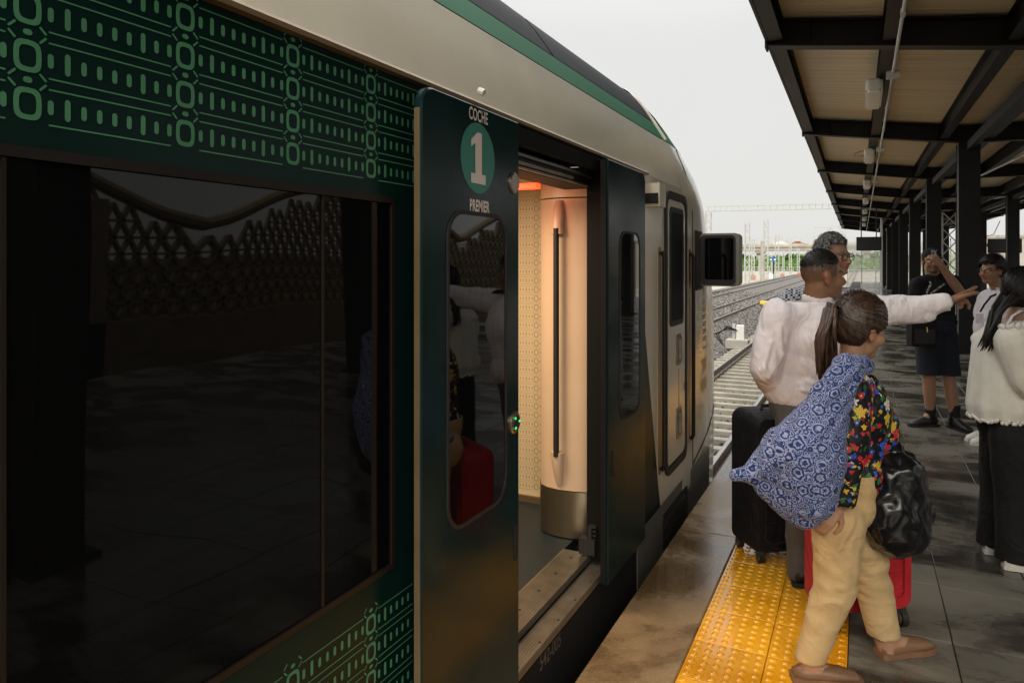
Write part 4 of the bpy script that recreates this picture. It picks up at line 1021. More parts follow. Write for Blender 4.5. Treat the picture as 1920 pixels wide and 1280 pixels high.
m_shoe_b = mat('black_shoe', (.014, .013, .013), .5); m_shoe_w = mat('white_shoe', (.60, .58, .54), .5); m_sole_w = mat('pale_sole', (.55, .53, .47), .6)
m_shoe_br = mat('brown_leather', (.16, .085, .045), .45)
m_goldm = mat('gold_metal', (.7, .5, .2), .25, metal=1, var=0)

def pattern_check():
    m = cloth_mat('checked_cotton', (.5, .5, .55)); nt = m.node_tree; L = nt.links.new; b = nt.nodes['Principled BSDF']
    co = N(nt, 'TexCoord'); ck = N(nt, 'TexChecker'); ck.inputs['Scale'].default_value = 70; ck.inputs['Color1'].default_value = (.03, .04, .09, 1); ck.inputs['Color2'].default_value = (.60, .60, .62, 1)
    L(co.outputs['Object'], ck.inputs['Vector']); L(ck.outputs[0], b.inputs['Base Color']); return m
def math_(nt, op, a, b_=None, c_=None):
    n = N(nt, 'Math', operation=op)
    for i, x in enumerate((a, b_, c_)):
        if x is None: continue
        if hasattr(x, 'links'): nt.links.new(x, n.inputs[i])
        else: n.inputs[i].default_value = x
    return n.outputs[0]
def pattern_flowers():
    """printed flowers: two sizes of five-petalled blooms with yellow centres and green leaves on black"""
    m = cloth_mat('floral_blouse', (.01, .01, .012), .55); nt = m.node_tree; L = nt.links.new; b = nt.nodes['Principled BSDF']
    co = N(nt, 'TexCoord').outputs['Object']; cur = None
    base = N(nt, 'RGB'); base.outputs[0].default_value = (.006, .006, .008, 1); cur = base.outputs[0]
    def layer(scale, cols, R, seed, petals, centre=(.75, .50, .03, 1), dens=1.0, off=(0, 0, 0)):
        nonlocal cur
        mp = N(nt, 'Mapping'); mp.inputs['Location'].default_value = off; L(co, mp.inputs[0])
        nz = N(nt, 'TexNoise'); nz.inputs['Scale'].default_value = scale*2.2; L(mp.outputs[0], nz.inputs['Vector'])
        vv = N(nt, 'VectorMath', operation='MULTIPLY_ADD'); L(nz.outputs['Color'], vv.inputs[0]); vv.inputs[1].default_value = (.14/scale,)*3; L(mp.outputs[0], vv.inputs[2])
        vo = N(nt, 'TexVoronoi', feature='F1'); vo.inputs['Scale'].default_value = scale; vo.inputs['Randomness'].default_value = .8; L(vv.outputs[0], vo.inputs['Vector'])
        # petals: angle round the cell centre in the plane across the body
        dv = N(nt, 'VectorMath', operation='SUBTRACT'); L(vv.outputs[0], dv.inputs[0]); L(vo.outputs['Position'], dv.inputs[1])
        sp_ = N(nt, 'SeparateXYZ'); L(dv.outputs[0], sp_.inputs[0])
        hx = math_(nt, 'ADD', sp_.outputs[0], sp_.outputs[1]); an = math_(nt, 'ARCTAN2', sp_.outputs[2], hx)
        pet = math_(nt, 'MULTIPLY_ADD', math_(nt, 'SINE', math_(nt, 'MULTIPLY', an, petals)), .2*R, R)
        inside = math_(nt, 'LESS_THAN', vo.outputs['Distance'], pet)
        sc_ = N(nt, 'SeparateColor'); L(vo.outputs['Color'], sc_.inputs[0])
        rp = N(nt, 'ValToRGB'); rp.color_ramp.interpolation = 'CONSTANT'; e = rp.color_ramp.elements
        for i, c in enumerate(cols):
            el = e[i] if i < 2 else e.new(i/len(cols)); el.position = i/len(cols); el.color = tuple(c)+(1,)
        L(sc_.outputs[0], rp.inputs[0])
        if dens < 1: inside = math_(nt, 'MULTIPLY', inside, math_(nt, 'LESS_THAN', sc_.outputs[1], dens))
        dk = N(nt, 'MixRGB', blend_type='MULTIPLY'); dk.inputs[2].default_value = (.38, .34, .42, 1); L(rp.outputs[0], dk.inputs[1])
        vein = math_(nt, 'GREATER_THAN', math_(nt, 'SINE', math_(nt, 'MULTIPLY_ADD', an, petals*2, vo.outputs['Distance'])), .55)
        L(math_(nt, 'MULTIPLY', vein, .8), dk.inputs[0])
        mx_ = N(nt, 'MixRGB'); L(inside, mx_.inputs[0]); L(cur, mx_.inputs[1]); L(dk.outputs[0], mx_.inputs[2])
        ctr = math_(nt, 'MULTIPLY', math_(nt, 'LESS_THAN', vo.outputs['Distance'], R*.32), inside)
        m2 = N(nt, 'MixRGB'); L(ctr, m2.inputs[0]); L(mx_.outputs[0], m2.inputs[1]); m2.inputs[2].default_value = centre; cur = m2.outputs[0]
    layer(30, [(.02, .16, .04), (.015, .10, .03), (.03, .2, .06)], .36, 1, 2, (.02, .1, .03, 1), .55, (3, 1, 2))
    layer(46, [(.55, .42, .05), (.45, .03, .04), (.05, .12, .45), (.55, .50, .42)], .38, 4, 5, dens=.5, off=(5.3, 1.7, 4.1))
    layer(34, [(.03, .10, .55), (.50, .02, .03), (.03, .08, .42), (.60, .42, .04), (.55, .04, .06)], .36, 2, 5, dens=.62, off=(.3, .7, .1))
    layer(18, [(.55, .02, .03), (.60, .03, .05), (.70, .65, .52), (.04, .12, .55), (.50, .02, .03), (.62, .45, .06)], .42, 3, 5, dens=.62, off=(1.35, 2.2, .55))
    L(cur, b.inputs['Base Color']); return m
def pattern_block():
    """blue cloth printed with pale ringed medallions"""
    m = cloth_mat('block_printed_cotton', (.04, .09, .3), .7); nt = m.node_tree; L = nt.links.new; b = nt.nodes['Principled BSDF']
    co = N(nt, 'TexCoord').outputs['Object']
    def rings(scale, freq, ph, rnd):
        vo = N(nt, 'TexVoronoi', feature='F1'); vo.inputs['Scale'].default_value = scale; vo.inputs['Randomness'].default_value = rnd; L(co, vo.inputs['Vector'])
        dv = N(nt, 'VectorMath', operation='SUBTRACT'); L(co, dv.inputs[0]); L(vo.outputs['Position'], dv.inputs[1])
        sp_ = N(nt, 'SeparateXYZ'); L(dv.outputs[0], sp_.inputs[0])
        an = math_(nt, 'ARCTAN2', sp_.outputs[2], math_(nt, 'ADD', sp_.outputs[0], sp_.outputs[1]))
        d = math_(nt, 'MULTIPLY_ADD', math_(nt, 'SINE', math_(nt, 'MULTIPLY', an, 8)), .03, vo.outputs['Distance'])
        return math_(nt, 'SINE', math_(nt, 'MULTIPLY_ADD', d, freq, ph)), vo.outputs['Distance']
    r1, d1 = rings(17, 30, .5, .55); r2, d2 = rings(52, 20, 0, .7)
    big = math_(nt, 'LESS_THAN', d1, .46)
    s1 = math_(nt, 'MULTIPLY', r1, big); s2 = math_(nt, 'MULTIPLY', r2, math_(nt, 'SUBTRACT', 1.0, big))
    s = math_(nt, 'ADD', s1, s2)
    rp = N(nt, 'ValToRGB'); e = rp.color_ramp.elements; e[0].position = .18; e[0].color = (.010, .022, .09, 1); e[1].position = .85; e[1].color = (.25, .28, .41, 1)
    el = e.new(.5); el.color = (.035, .07, .24, 1)
    L(math_(nt, 'MULTIPLY_ADD', s, .5, .5), rp.inputs[0]); L(rp.outputs[0], b.inputs['Base Color']); return m
m_check = pattern_check(); m_floral = pattern_flowers(); m_block = pattern_block()

def leg(mb, hip, knee, ankle, r=(.085, .058, .038)):
    mb.limb(hip, knee, r[0], r[1], 18); k = Vector(knee); a = Vector(ankle)
    mb.limb(k, k+(a-k)*.35, r[1]*.97, r[1]*.98, 18); mb.limb(k+(a-k)*.35, a, r[1]*.98, r[2], 18)
def arm(mb, sh, el, wr, r=(.048, .038, .026)):
    mb.limb(sh, el, r[0], r[1], 14); e = Vector(el); w_ = Vector(wr); mb.limb(e, e+(w_-e)*.3, r[1], r[1]*1.03, 14); mb.limb(e+(w_-e)*.3, w_, r[1]*1.03, r[2], 14)
def trunk(mb, f, pelvis, chest, neck, k=1.0, grow=0.0, wid=1.0):
    """pelvis, waist, chest and shoulders round the line pelvis - chest - neck; f forward"""
    pelvis, chest, neck = Vector(pelvis), Vector(chest), Vector(neck)
    for c, q, rr in ((pelvis, chest-pelvis, (.165, .115, .12)), (pelvis+(chest-pelvis)*.5, chest-pelvis, (.155, .11, .16)), (chest, neck-chest, (.175, .118, .17)), (chest+(neck-chest)*.55, neck-chest, (.16, .095, .11))):
        u = q.normalized(); l = u.cross(nv(f)).normalized(); ff = l.cross(u).normalized()
        mb.ell(c, tuple(a*k+grow for a in (rr[0]*wid, rr[1], rr[2])), (l, ff, u), 22, 14)

def mixd(a, b_): return (RGT*a+FWD*b_).normalized()

# ---------- B: the man in the pinkish white shirt, seen from behind, arm stretched out to the side
T = 3.60
B = person((at(1500, 1110, T).x, at(1500, 1110, T).y, 0), 'man in a pale pink shirt and grey trousers pointing with his outstretched arm')
off = wloc(B)
hd = Head(at(1542, 518, T-.02), mixd(1, .06), s=1.02)
fB = mixd(.35, .94)
neck = at(1532, 572, T); chest = at(1522, 640, T); pel = at(1508, 755, T)
shL, shR = at(1460, 592, T-.02), at(1592, 588, T+.02); elL, wrL = at(1434, 690, T-.05), at(1462, 742, T+.12)
elR, wrR = at(1688, 580, T-.02), at(1778, 566, T-.1)
hipL, hipR = at(1492, 775, T), at(1540, 775, T+.02); kL, kR = at(1500, 930, T-.03), at(1545, 930, T+.08); aL, aR = at(1500, 1078, T), at(1550, 1065, T+.12)
mb = MB(); hd.shape(mb, neck, .062, 1.08); trunk(mb, fB, pel, chest, neck, .94, -.01)
for a in ((shL, elL, wrL), (shR, elR, wrR)): arm(mb, *a)
mb.limb(chest+UP*.08, shL, .06, .05); mb.limb(chest+UP*.08, shR, .06, .05); mb.limb(hipL, kL, .07, .05); mb.limb(kL, aL, .05, .036); mb.limb(hipR, kR, .07, .05); mb.limb(kR, aR, .05, .036)
hand(mb, wrR, RGT*.88+UP*.30+FWD*.36, -FWD*.55-UP*.8, -FWD+UP*.7, (.0, .15, .95, 1.15), .5, 1.0)
hand(mb, wrL, FWD*.7-UP*.6+RGT*.3, RGT, FWD, (.5, .5, .5, .5))
o = bake(mb, 'body', .006, 3, m_skin, B, off); SK = (.27, .135, .075); hd.paint(o, off, SK, (.02, .014, .011), .22, fade=.92); hd.eyes(B)
hd.hair('hair', B, m_hair_d, lambda l, f, u: u-(.058+.25*max(0, f-.04) if f > -.03 else .048-.0*f), .003, .010, .0022)
mb = MB(); trunk(mb, fB, at(1510, 728, T), chest, at(1528, 585, T), 1.08, .012, 1.12)
mb.limb(at(1520, 590, T), shL+UP*-.02, .085, .082); mb.limb(at(1535, 590, T), shR-UP*.01, .085, .082); mb.limb(neck-UP*.03, neck+UP*.015, .075, .07)
mb.limb(shL, elL, .088, .074); mb.limb(elL, wrL, .074, .055); mb.limb(shR, elR, .086, .070); mb.limb(elR-UP*.006, wrR-RGT*.012, .064, .040); mb.limb(at(1655, 588, T), at(1735, 586, T-.06), .062, .045)
mb.ell(at(1512, 745, T), (.185, .135, .07), (fB.cross(UP), fB, UP))
sh = bake(mb, 'shirt', .0085, 5, m_shirt, B, off)
wrinkle(sh, off, .011, 6.5, (1, 1, .5), 3); wrinkle(sh, off, .0045, 19, (1, 1, .55), 8)
b_ = lambda u, v: at(u, v, T-.125)
folds(sh, off, [(b_(1478, 640), b_(1530, 705), .016, .013), (b_(1470, 665), b_(1512, 738), .014, .012), (b_(1500, 610), b_(1540, 690), .016, .010), (b_(1462, 610), b_(1474, 700), .014, .014), (b_(1485, 700), b_(1560, 738), .013, .011),
    (b_(1475, 722), b_(1540, 742), .010, .010), (b_(1448, 577), b_(1590, 574), .006, .005), (b_(1445, 640), b_(1430, 700), .013, .012), (b_(1430, 690), b_(1462, 735), .012, .013), (b_(1424, 675), b_(1450, 705), .011, .010), (b_(1455, 705), b_(1462, 745), .010, .010)]
    + [(at(1640+k*27, 560+4*(k % 2), T-.06), at(1655+k*24, 603-3*(k % 2), T-.06), .011, .015) for k in range(5)])
crop(sh, off, lambda p: (p-neck).dot(UP) > .022 and (p-neck).length < .2 and (p-wrR).length > .3 or (p-wrR).dot(RGT) > .0); solid(sh)
q = MB(); cpts = [neck+UP*.03+(fB*cos(a)+fB.cross(UP)*sin(a))*.068 for a in [2*pi*i/20 for i in range(21)]]; q.tube(cpts, [(.024, .006)]*21, 8, flat=UP); q.build('collar', m_shirt, B, True)
q = MB(); d_ = (wrR-elR).normalized(); cpts = [wrR-d_*.055, wrR-d_*.0]; q.tube(cpts, [.045, .043], 20); cf = q.build('cuff', m_shirt, B, True)
mb = MB(); trunk(mb, fB, pel-UP*.02, pel+UP*.1, pel+UP*.2, 1.0, .006)
for h_, k_, a_ in ((hipL, kL, aL), (hipR, kR, aR)): mb.limb(h_, k_, .104, .076); mb.limb(k_, a_+UP*.02, .076, .062)
tr = bake(mb, 'trousers', .010, 5, m_grey, B, off); wrinkle(tr, off, .009, 8, (1, 1, .8), 5); crop(tr, off, lambda p: p.z > pel.z+.03); solid(tr)
shoe('shoe', aL-fB*.05, mixd(.3, .95), m_shoe_b, m_shoe_b, B); shoe('shoe', aR-fB*.05, mixd(.5, .87), m_shoe_b, m_shoe_b, B)

# ---------- C: the grey haired man with glasses behind him
T = 4.45
C_ = person((at(1550, 980, T).x, at(1550, 980, T).y, 0), 'grey haired man with glasses and a checked shirt behind the pointing man')
off = wloc(C_)
hd = Head(at(1562, 482, T), mixd(.50, -.85), s=1.03); neck = at(1550, 535, T); chest = at(1545, 610, T); pel = at(1540, 730, T); fC = mixd(.6, -.5)
shA, elA, wrA = at(1482, 562, T), at(1440, 612, T-.05), at(1475, 660, T-.2); shB, elB, wrB = at(1608, 562, T), at(1625, 640, T), at(1600, 710, T-.1)
mb = MB(); hd.shape(mb, neck, .06); trunk(mb, fC, pel, chest, neck, .95, -.01); arm(mb, shA, elA, wrA, (.05, .047, .03)); arm(mb, shB, elB, wrB)
for s_ in (-1, 1):
    h_ = pel+RGT*.09*s_-UP*.08; leg(mb, h_, h_-UP*.40, Vector((h_.x, h_.y, .09)))
hand(mb, wrA, RGT*.8-UP*.5, -FWD, UP, (.4,)*4); hand(mb, wrB, -UP, -RGT, FWD, (.4,)*4)
o = bake(mb, 'body', .007, 2, m_skin, C_, off); hd.paint(o, off, (.34, .18, .11), (.10, .09, .08), .12); hd.eyes(C_)
hd.hair('hair', C_, m_hair_g, lambda l, f, u: u-(.070 if f > .03 else (.02 if f > -.02 else -.05)), .016, .012, .005, 4)
q = MB()
for g in (-1, 1):
    q.tube([hd.p(g*.033+.026*cos(a), .100, -.002+.020*sin(a)) for a in [2*pi*i/16 for i in range(17)]], .0022, 6); q.tube([hd.p(g*.058, .098, .004), hd.p(g*.082, .0, .004)], .0022, 6)
q.tube([hd.p(-.008, .104, .004), hd.p(.008, .104, .004)], .0022, 6); q.build('glasses', m_rubber, C_)
mb = MB(); trunk(mb, fC, pel, chest, neck-UP*.03, 1.04, .012, 1.05); mb.limb(chest+UP*.17, shA, .075, .075); mb.limb(chest+UP*.17, shB, .075, .075); mb.limb(shA, shA+(elA-shA)*.62, .075, .07); mb.limb(shB, shB+(elB-shB)*.62, .075, .07)
sh = bake(mb, 'shirt', .011, 4, m_check, C_, off); wrinkle(sh, off, .008, 9, (1, 1, .6), 2); crop(sh, off, lambda p: p.z < pel.z-.08 or (p-neck).length < .07); solid(sh)
mb = MB(); trunk(mb, fC, pel-UP*.03, pel+UP*.1, pel+UP*.2, 1.0, .0)
for s_ in (-1, 1):
    h_ = pel+RGT*.09*s_-UP*.08; mb.limb(h_, h_-UP*.4, .1, .075); mb.limb(h_-UP*.4, Vector((h_.x, h_.y, .08)), .075, .06); shoe('shoe', Vector((h_.x, h_.y, 0))-fC*.05, fC, m_shoe_b, m_shoe_b, C_)
tr = bake(mb, 'trousers', .012, 4, m_navy, C_, off); crop(tr, off, lambda p: p.z > pel.z+.05); solid(tr)
q = MB(); q.tube([neck+FWD*.08-UP*.0, chest-fC*-.15+RGT*.06+UP*.12, at(1612, 560, T-.16)], [(.02, .004)]*3, 8, flat=RGT); q.build('strap', m_rubber, C_)

# ---------- A: the woman in the floral blouse walking across the picture
T = 2.85
A_ = person((at(1600, 1262, T).x, at(1600, 1262, T).y, 0), 'woman with a brown ponytail, dark floral blouse and khaki trousers walking past')
off = wloc(A_)
fA = mixd(.97, .22); hu = (UP+fA*.22).normalized()
hd = Head(at(1612, 618, T), (fA-UP*.20+FWD*.12), hu, .99)
neck = at(1596, 704, T); chest = at(1598, 770, T+.02); pel = at(1578, 930, T+.02)
shN, elN, wrN = at(1597, 728, T-.15), at(1588, 845, T-.19), at(1572, 945, T-.17)
shF, elF, wrF = at(1612, 732, T+.17), at(1640, 830, T+.17), at(1672, 862, T+.02)
hN, kN, aN = at(1572, 968, T-.07), at(1566, 1098, T-.08), at(1515, 1240, T-.09)
hF, kF, aF = at(1600, 965, T+.08), at(1636, 1095, T+.10), at(1672, 1250, T+.09)
mb = MB(); hd.shape(mb, neck, .05, .92); trunk(mb, fA, pel, chest, neck, .88, -.01, .95)
arm(mb, shN, elN, wrN, (.043, .036, .024)); arm(mb, shF, elF, wrF, (.043, .036, .024)); mb.limb(chest+UP*.08, shN, .05, .046); mb.limb(chest+UP*.08, shF, .05, .046)
leg(mb, hN, kN, aN, (.08, .052, .036)); leg(mb, hF, kF, aF, (.08, .052, .036))
hand(mb, wrN, -UP*.75-RGT*.65-FWD*.05, FWD*.8+RGT*.3, -UP*.3+RGT*.9, (.55, .6, .65, .7), .6, .9); hand(mb, wrF, RGT*.5-UP*.8-FWD*.1, -FWD, RGT, (.9, 1.0, 1.0, 1.0), .8, .88)
for a_, d_ in ((aN, mixd(.95, -.1)), (aF, mixd(.93, .2))): mb.limb(a_, Vector((a_.x, a_.y, .045))+d_*.03, .034, .034); mb.limb(Vector((a_.x, a_.y, .05)), Vector((a_.x, a_.y, .03))+d_*.13, .034, .024)
o = bake(mb, 'body', .0055, 3, m_skin, A_, off); hd.paint(o, off, (.34, .185, .11), (.03, .018, .012), 0, (.36, .11, .10)); hd.eyes(A_)
hd.hair('hair', A_, m_hair_b, lambda l, f, u: (u-(.060-.0*f) if f > .045 else (u-(.012 if f > .02 else (-.004 if f > -.03 else -.068)))), .020, .010, .0034, 7, (.077, .10, .093), (0, -.93, .15))
q = MB(); tie = hd.p(0, -.125, .045); q.tube([tie, tie-hd.f*.012], [.024, .024], 14); q.build('hair_tie', m_rubber, A_)
rnd = random.Random(5); q = MB()
for k in range(34):
    a = rnd.random()*6.28; r = .026*sqrt(rnd.random()); e = hd.l*(r*cos(a))+hd.u*(r*sin(a)); ln = rnd.uniform(.75, 1.08)
    end = at(1545+rnd.uniform(-14, 26), 560+150*ln, T-.02+rnd.uniform(-.03, .03))
    p0 = tie+e*.6+hd.f*.02; p1 = tie-hd.f*.035+e*1.2+UP*.012; p2 = p1*.55+end*.45-RGT*.018+e*.5; q.tube([p0, p1, p2, p2*.4+end*.6, end], [.007, .0095, .010, .007, .0015], 7)
q.build('ponytail', m_hair_b, A_, True)
mb = MB(); trunk(mb, fA, at(1588, 880, T+.02), chest, neck-UP*.02, .93, .010, .96); mb.limb(chest+UP*.1, shN, .075, .075); mb.limb(chest+UP*.1, shF, .075, .075); mb.limb(neck-UP*.05, neck-UP*.01, .085, .075)
mb.limb(shN, elN, .079, .068); mb.limb(elN, elN+(wrN-elN)*.92, .068, .055); mb.limb(shF, elF, .075, .062); mb.limb(elF, elF+(wrF-elF)*.9, .062, .05); mb.ell(at(1630, 800, T+.05), (.09, .14, .15), (RGT, FWD, UP))
sh = bake(mb, 'floral_blouse', .009, 5, m_floral, A_, off); wrinkle(sh, off, .013, 8, (1, 1, .6), 11)
crop(sh, off, lambda p: (p-neck).dot(UP) > .008 and (p-neck).length < .16 or (p-wrN).dot((wrN-elN).normalized()) > -.008 and (p-wrN).length < .15 or p.z < at(0, 915, T).z and (p-wrN).length > .16 and (p-elN).length > .2); solid(sh)
mb = MB(); trunk(mb, fA, pel-UP*.01, pel+UP*.10, pel+UP*.18, .94, .004, 1.0); mb.ell(pel-fA*.05-UP*.03, (.15, .11, .12), (fA.cross(UP), fA, UP))
for h_, k_, a_ in ((hN, kN, aN), (hF, kF, aF)): mb.limb(h_, k_, .104, .072); mb.limb(k_, k_+(a_-k_)*.35, .072, .068); mb.limb(k_+(a_-k_)*.35, a_-UP*.01, .068, .054)
tr = bake(mb, 'trousers', .009, 5, m_khaki, A_, off)
wrinkle(tr, off, .010, 9, (.6, .6, 1.3), 21, True, lambda p: .35+1.2*math.exp(-((p.z-kN.z)/.12)**2)); 
k_ = lambda u, v: at(u, v, T-.17)
folds(tr, off, [(k_(1530, 1085), k_(1590, 1112), .014, .012), (k_(1525, 1110), k_(1588, 1140), .013, .011), (k_(1560, 1040), k_(1600, 1080), .016, .010), (k_(1600, 975), k_(1560, 1060), .014, .009), (k_(1515, 1150), k_(1575, 1165), .013, .009), (k_(1505, 1200), k_(1548, 1215), .011, .008), (k_(1498, 1225), k_(1540, 1238), .009, .007), (k_(1625, 1105), k_(1668, 1120), .014, .010), (k_(1635, 1150), k_(1670, 1140), .012, .008)])
crop(tr, off, lambda p: p.z > pel.z+.13 or p.z < .078); solid(tr)
for a_, d_ in ((aN, mixd(.95, -.1)), (aF, mixd(.93, .2))):
    s_ = shoe('shoe', Vector((a_.x, a_.y, 0))-d_*.045, d_, m_shoe_br, m_shoe_br, A_, .25, .088, True)
q = MB()
for k in range(2):
    c_ = wrN-(wrN-elN).normalized()*(.012+.014*k); d_ = (wrN-elN).normalized(); u_ = d_.orthogonal().normalized(); w_ = d_.cross(u_); q.tube([c_+(u_*cos(a)+w_*sin(a))*.034 for a in [2*pi*i/18 for i in range(19)]], .0035, 6)
q.build('bracelet', m_goldm, A_, True)
# the blue bundle on her shoulder and the black bag in her hand are things of their own
bd = MB(); T2 = T-.2
P_ = lambda u, v, t=0: at(u, v, T2+t)
for a, b_, r0, r1 in ((P_(1622, 684, .10), P_(1590, 690, .02), .030, .050), (P_(1590, 694), P_(1556, 752, -.02), .050, .070), (P_(1556, 752, -.02), P_(1515, 840, -.03), .070, .125), (P_(1500, 870, -.03), P_(1442, 885, 0), .130, .062), (P_(1442, 885), P_(1398, 890), .062, .026), (P_(1515, 850, -.04), P_(1512, 925, -.03), .130, .105), (P_(1540, 830, -.05), P_(1530, 920, -.04), .06, .07), (P_(1478, 850, -.02), P_(1416, 887), .105, .042), (P_(1445, 905), P_(1505, 945, -.02), .062, .085), (P_(1545, 770, -.03), P_(1455, 858, -.02), .06, .07)):
    bd.limb(a, b_, r0, r1, 20)
bd.limb(P_(1398, 890), P_(1380, 891), .022, .026, 12)
ob = MB(); loc = P_(1500, 880); bo = bake(bd, 'cloth_bundle', .008, 8, m_block, None, loc); bo.location = loc
dirb = (P_(1600, 690)-P_(1400, 890)).normalized()
wrinkle(bo, Vector(loc), .013, 13, (1, 1, .45), 4); 
for v in bo.data.vertices:                                           # gathers running down from the shoulder
    pw = v.co+Vector(loc); q_ = pw-P_(1600, 690); along = -q_.dot(dirb); side = q_.dot((UP+RGT*-.9+RGT*.0).normalized())
    v.co += v.normal*(.006*max(0, 1-along/.55)*sin(side*150))
tag(bo, 'blue and white block printed cloth bundle slung over the shoulder of the woman in florals', 'cloth bundle')
pb = MB(); P2 = lambda u, v, t=0: at(u, v, T-.02+t)
for a, b_, r0, r1 in ((P2(1672, 850), P2(1674, 890), .036, .09), (P2(1674, 890), P2(1668, 960), .10, .125), (P2(1668, 960), P2(1676, 985), .125, .105), (P2(1690, 930), P2(1708, 955), .08, .06), (P2(1650, 930), P2(1640, 905), .08, .05)): pb.limb(a, b_, r0, r1, 20)
loc = P2(1670, 940); m_plast = mat('black_plastic_film', (.006, .006, .007), .2, var=0, bump=.35, bs=14, st=(1, 1, .5), bdist=.01, spec=.4)
po = bake(pb, 'plastic_bag', .007, 5, m_plast, None, loc); po.location = loc
wrinkle(po, Vector(loc), .020, 5.5, (1.2, 1.2, .7), 31)
ns = [v.normal.copy() for v in po.data.vertices]
for v, n in zip(po.data.vertices, ns):                               # sharp creases of the film
    q_ = v.co+Vector((noise.noise(v.co*14), noise.noise(v.co*14+Vector((7, 0, 0))), 0))*.03; h = 0
    for s_, am in ((8, .012), (17, .005)):
        d_ = noise.voronoi(Vector((q_.x*1.3, q_.y*1.3, q_.z*.75))*s_)[0]; h += am*(1-min(1, (d_[1]-d_[0])*2.2))
    v.co += n*h
tag(po, 'crumpled glossy black plastic bag held in front of the khaki trousers', 'bag')

# ---------- D: man in cap
T = 7.0
D_ = person((at(1765, 800, T).x, at(1765, 800, T).y, 0), 'man in a black cap, black shirt and dark shorts raising a hand to his brow')
off = wloc(D_)
fD = mixd(-.22, -.97); hd = Head(at(1747, 490, T), mixd(-.25, -.95), s=1.0)
neck = at(1750, 524, T); chest = at(1752, 556, T); pel = at(1754, 612, T)
sA, eA, wA = at(1719, 533, T), at(1714, 578, T), at(1716, 614, T-.12); sB, eB, wB = at(1789, 531, T), at(1801, 548, T-.22), at(1763, 496, T-.27)
hA, kA, nA = at(1739, 632, T), at(1742, 712, T-.03), at(1744, 773, T+.02); hB, kB, nB = at(1771, 632, T), at(1780, 714, T-.06), at(1790, 782, T-.08)
mb = MB(); hd.shape(mb, neck, .06, 1.05); trunk(mb, fD, pel, chest, neck, .98, -.01); arm(mb, sA, eA, wA, (.052, .043, .028)); arm(mb, sB, eB, wB, (.052, .044, .029))
mb.limb(chest+UP*.1, sA, .06, .052); mb.limb(chest+UP*.1, sB, .06, .052)
for a in ((hA, kA, nA), (hB, kB, nB)): leg(mb, *a, (.09, .060, .040))
hand(mb, wB, UP*.75-RGT*.65, FWD*.9-RGT*.1, RGT*-.6-UP*.3, (1.0, 1.1, 1.2, 1.2), .8); hand(mb, wA, -UP*.8+RGT*.5, RGT, -FWD, (.5,)*4)
for n_, d_ in ((nA, mixd(-.95, -.1)), (nB, mixd(.1, -.99))): mb.limb(n_, Vector((n_.x, n_.y, .05))+d_*.06, .04, .035)
o = bake(mb, 'body', .007, 2, m_skin, D_, off); hd.paint(o, off, (.33, .18, .11), (.03, .02, .015), .45); hd.eyes(D_)
hd.hair('hair', D_, m_hair_d, lambda l, f, u: u-(.06 if f > .02 else -.03), .008, .0, .002, 9)
q = MB(); hd2 = hd; cp = MB(); cp.ell(hd.p(0, -.008, .048), (.087, .107, .085), hd.ax, 24, 14)
cap = cp.build('cap', m_blk, D_, True); crop(cap, off, lambda p: hd.loc(p)[2] < .040)
q = MB(); bill = [(a, .085+.075*cos(a/.078*1.35), .046-.9*a*a) for a in [-.07+.14*i/12 for i in range(13)]]
V = [hd.p(a, .06, .048-.9*a*a) for a, f, u in bill]+[hd.p(a, f, u-.008) for a, f, u in bill]+[hd.p(a, .06, .042-.9*a*a) for a, f, u in bill]+[hd.p(a, f, u-.014) for a, f, u in bill]
n = 13; q.add(V, [(i, i+1, n+i+1, n+i) for i in range(n-1)]+[(2*n+i, 3*n+i, 3*n+i+1, 2*n+i+1) for i in range(n-1)]+[(n+i, n+i+1, 3*n+i+1, 3*n+i) for i in range(n-1)]+[(0, n, 3*n, 2*n), (n-1, 3*n-1, 4*n-1, 2*n-1)]); q.build('bill', m_blk, cap)
q = MB(); ep = lambda a, b_: hd.p(a, -.008+.107*sqrt(max(0, 1-((b_-.048)/.085)**2-(a/.087)**2))+.003, b_)
for pts in ([(-.022, .068), (-.022, .108)], [(-.022, .108), (.004, .070)], [(.004, .070), (.004, .108)], [(-.012, .112), (.010, .090)], [(.010, .090), (.028, .112)], [(.010, .090), (.010, .064)]):
    q.tube([ep(*p_) for p_ in pts], .003, 6)
q.build('cap_emblem', mat('grey_thread', (.30, .31, .32), .6), cap)
mb = MB(); trunk(mb, fD, at(1754, 600, T), chest, neck-UP*.04, 1.05, .01, 1.02); mb.limb(chest+UP*.16, sA, .072, .07); mb.limb(chest+UP*.16, sB, .075, .08); mb.limb(sA, sA+(eA-sA)*.8, .068, .066); mb.limb(sB, sB+(eB-sB)*.62, .070, .068)
sh = bake(mb, 'shirt', .012, 4, m_blk, D_, off); wrinkle(sh, off, .010, 8, (1, 1, .7), 3); crop(sh, off, lambda p: p.z < at(0, 628, T).z or (p-neck).length < .065); solid(sh)
mb = MB(); trunk(mb, fD, pel-UP*.02, pel+UP*.08, pel+UP*.16, 1.06, .01)
for h_, k_ in ((hA, kA), (hB, kB)): mb.limb(h_, k_-(k_-h_)*.02, .12, .098)
tr = bake(mb, 'shorts', .012, 4, m_navy, D_, off); wrinkle(tr, off, .008, 8, (1, 1, .7), 6); crop(tr, off, lambda p: p.z > pel.z+.07 or p.z < at(0, 702, T).z); solid(tr)
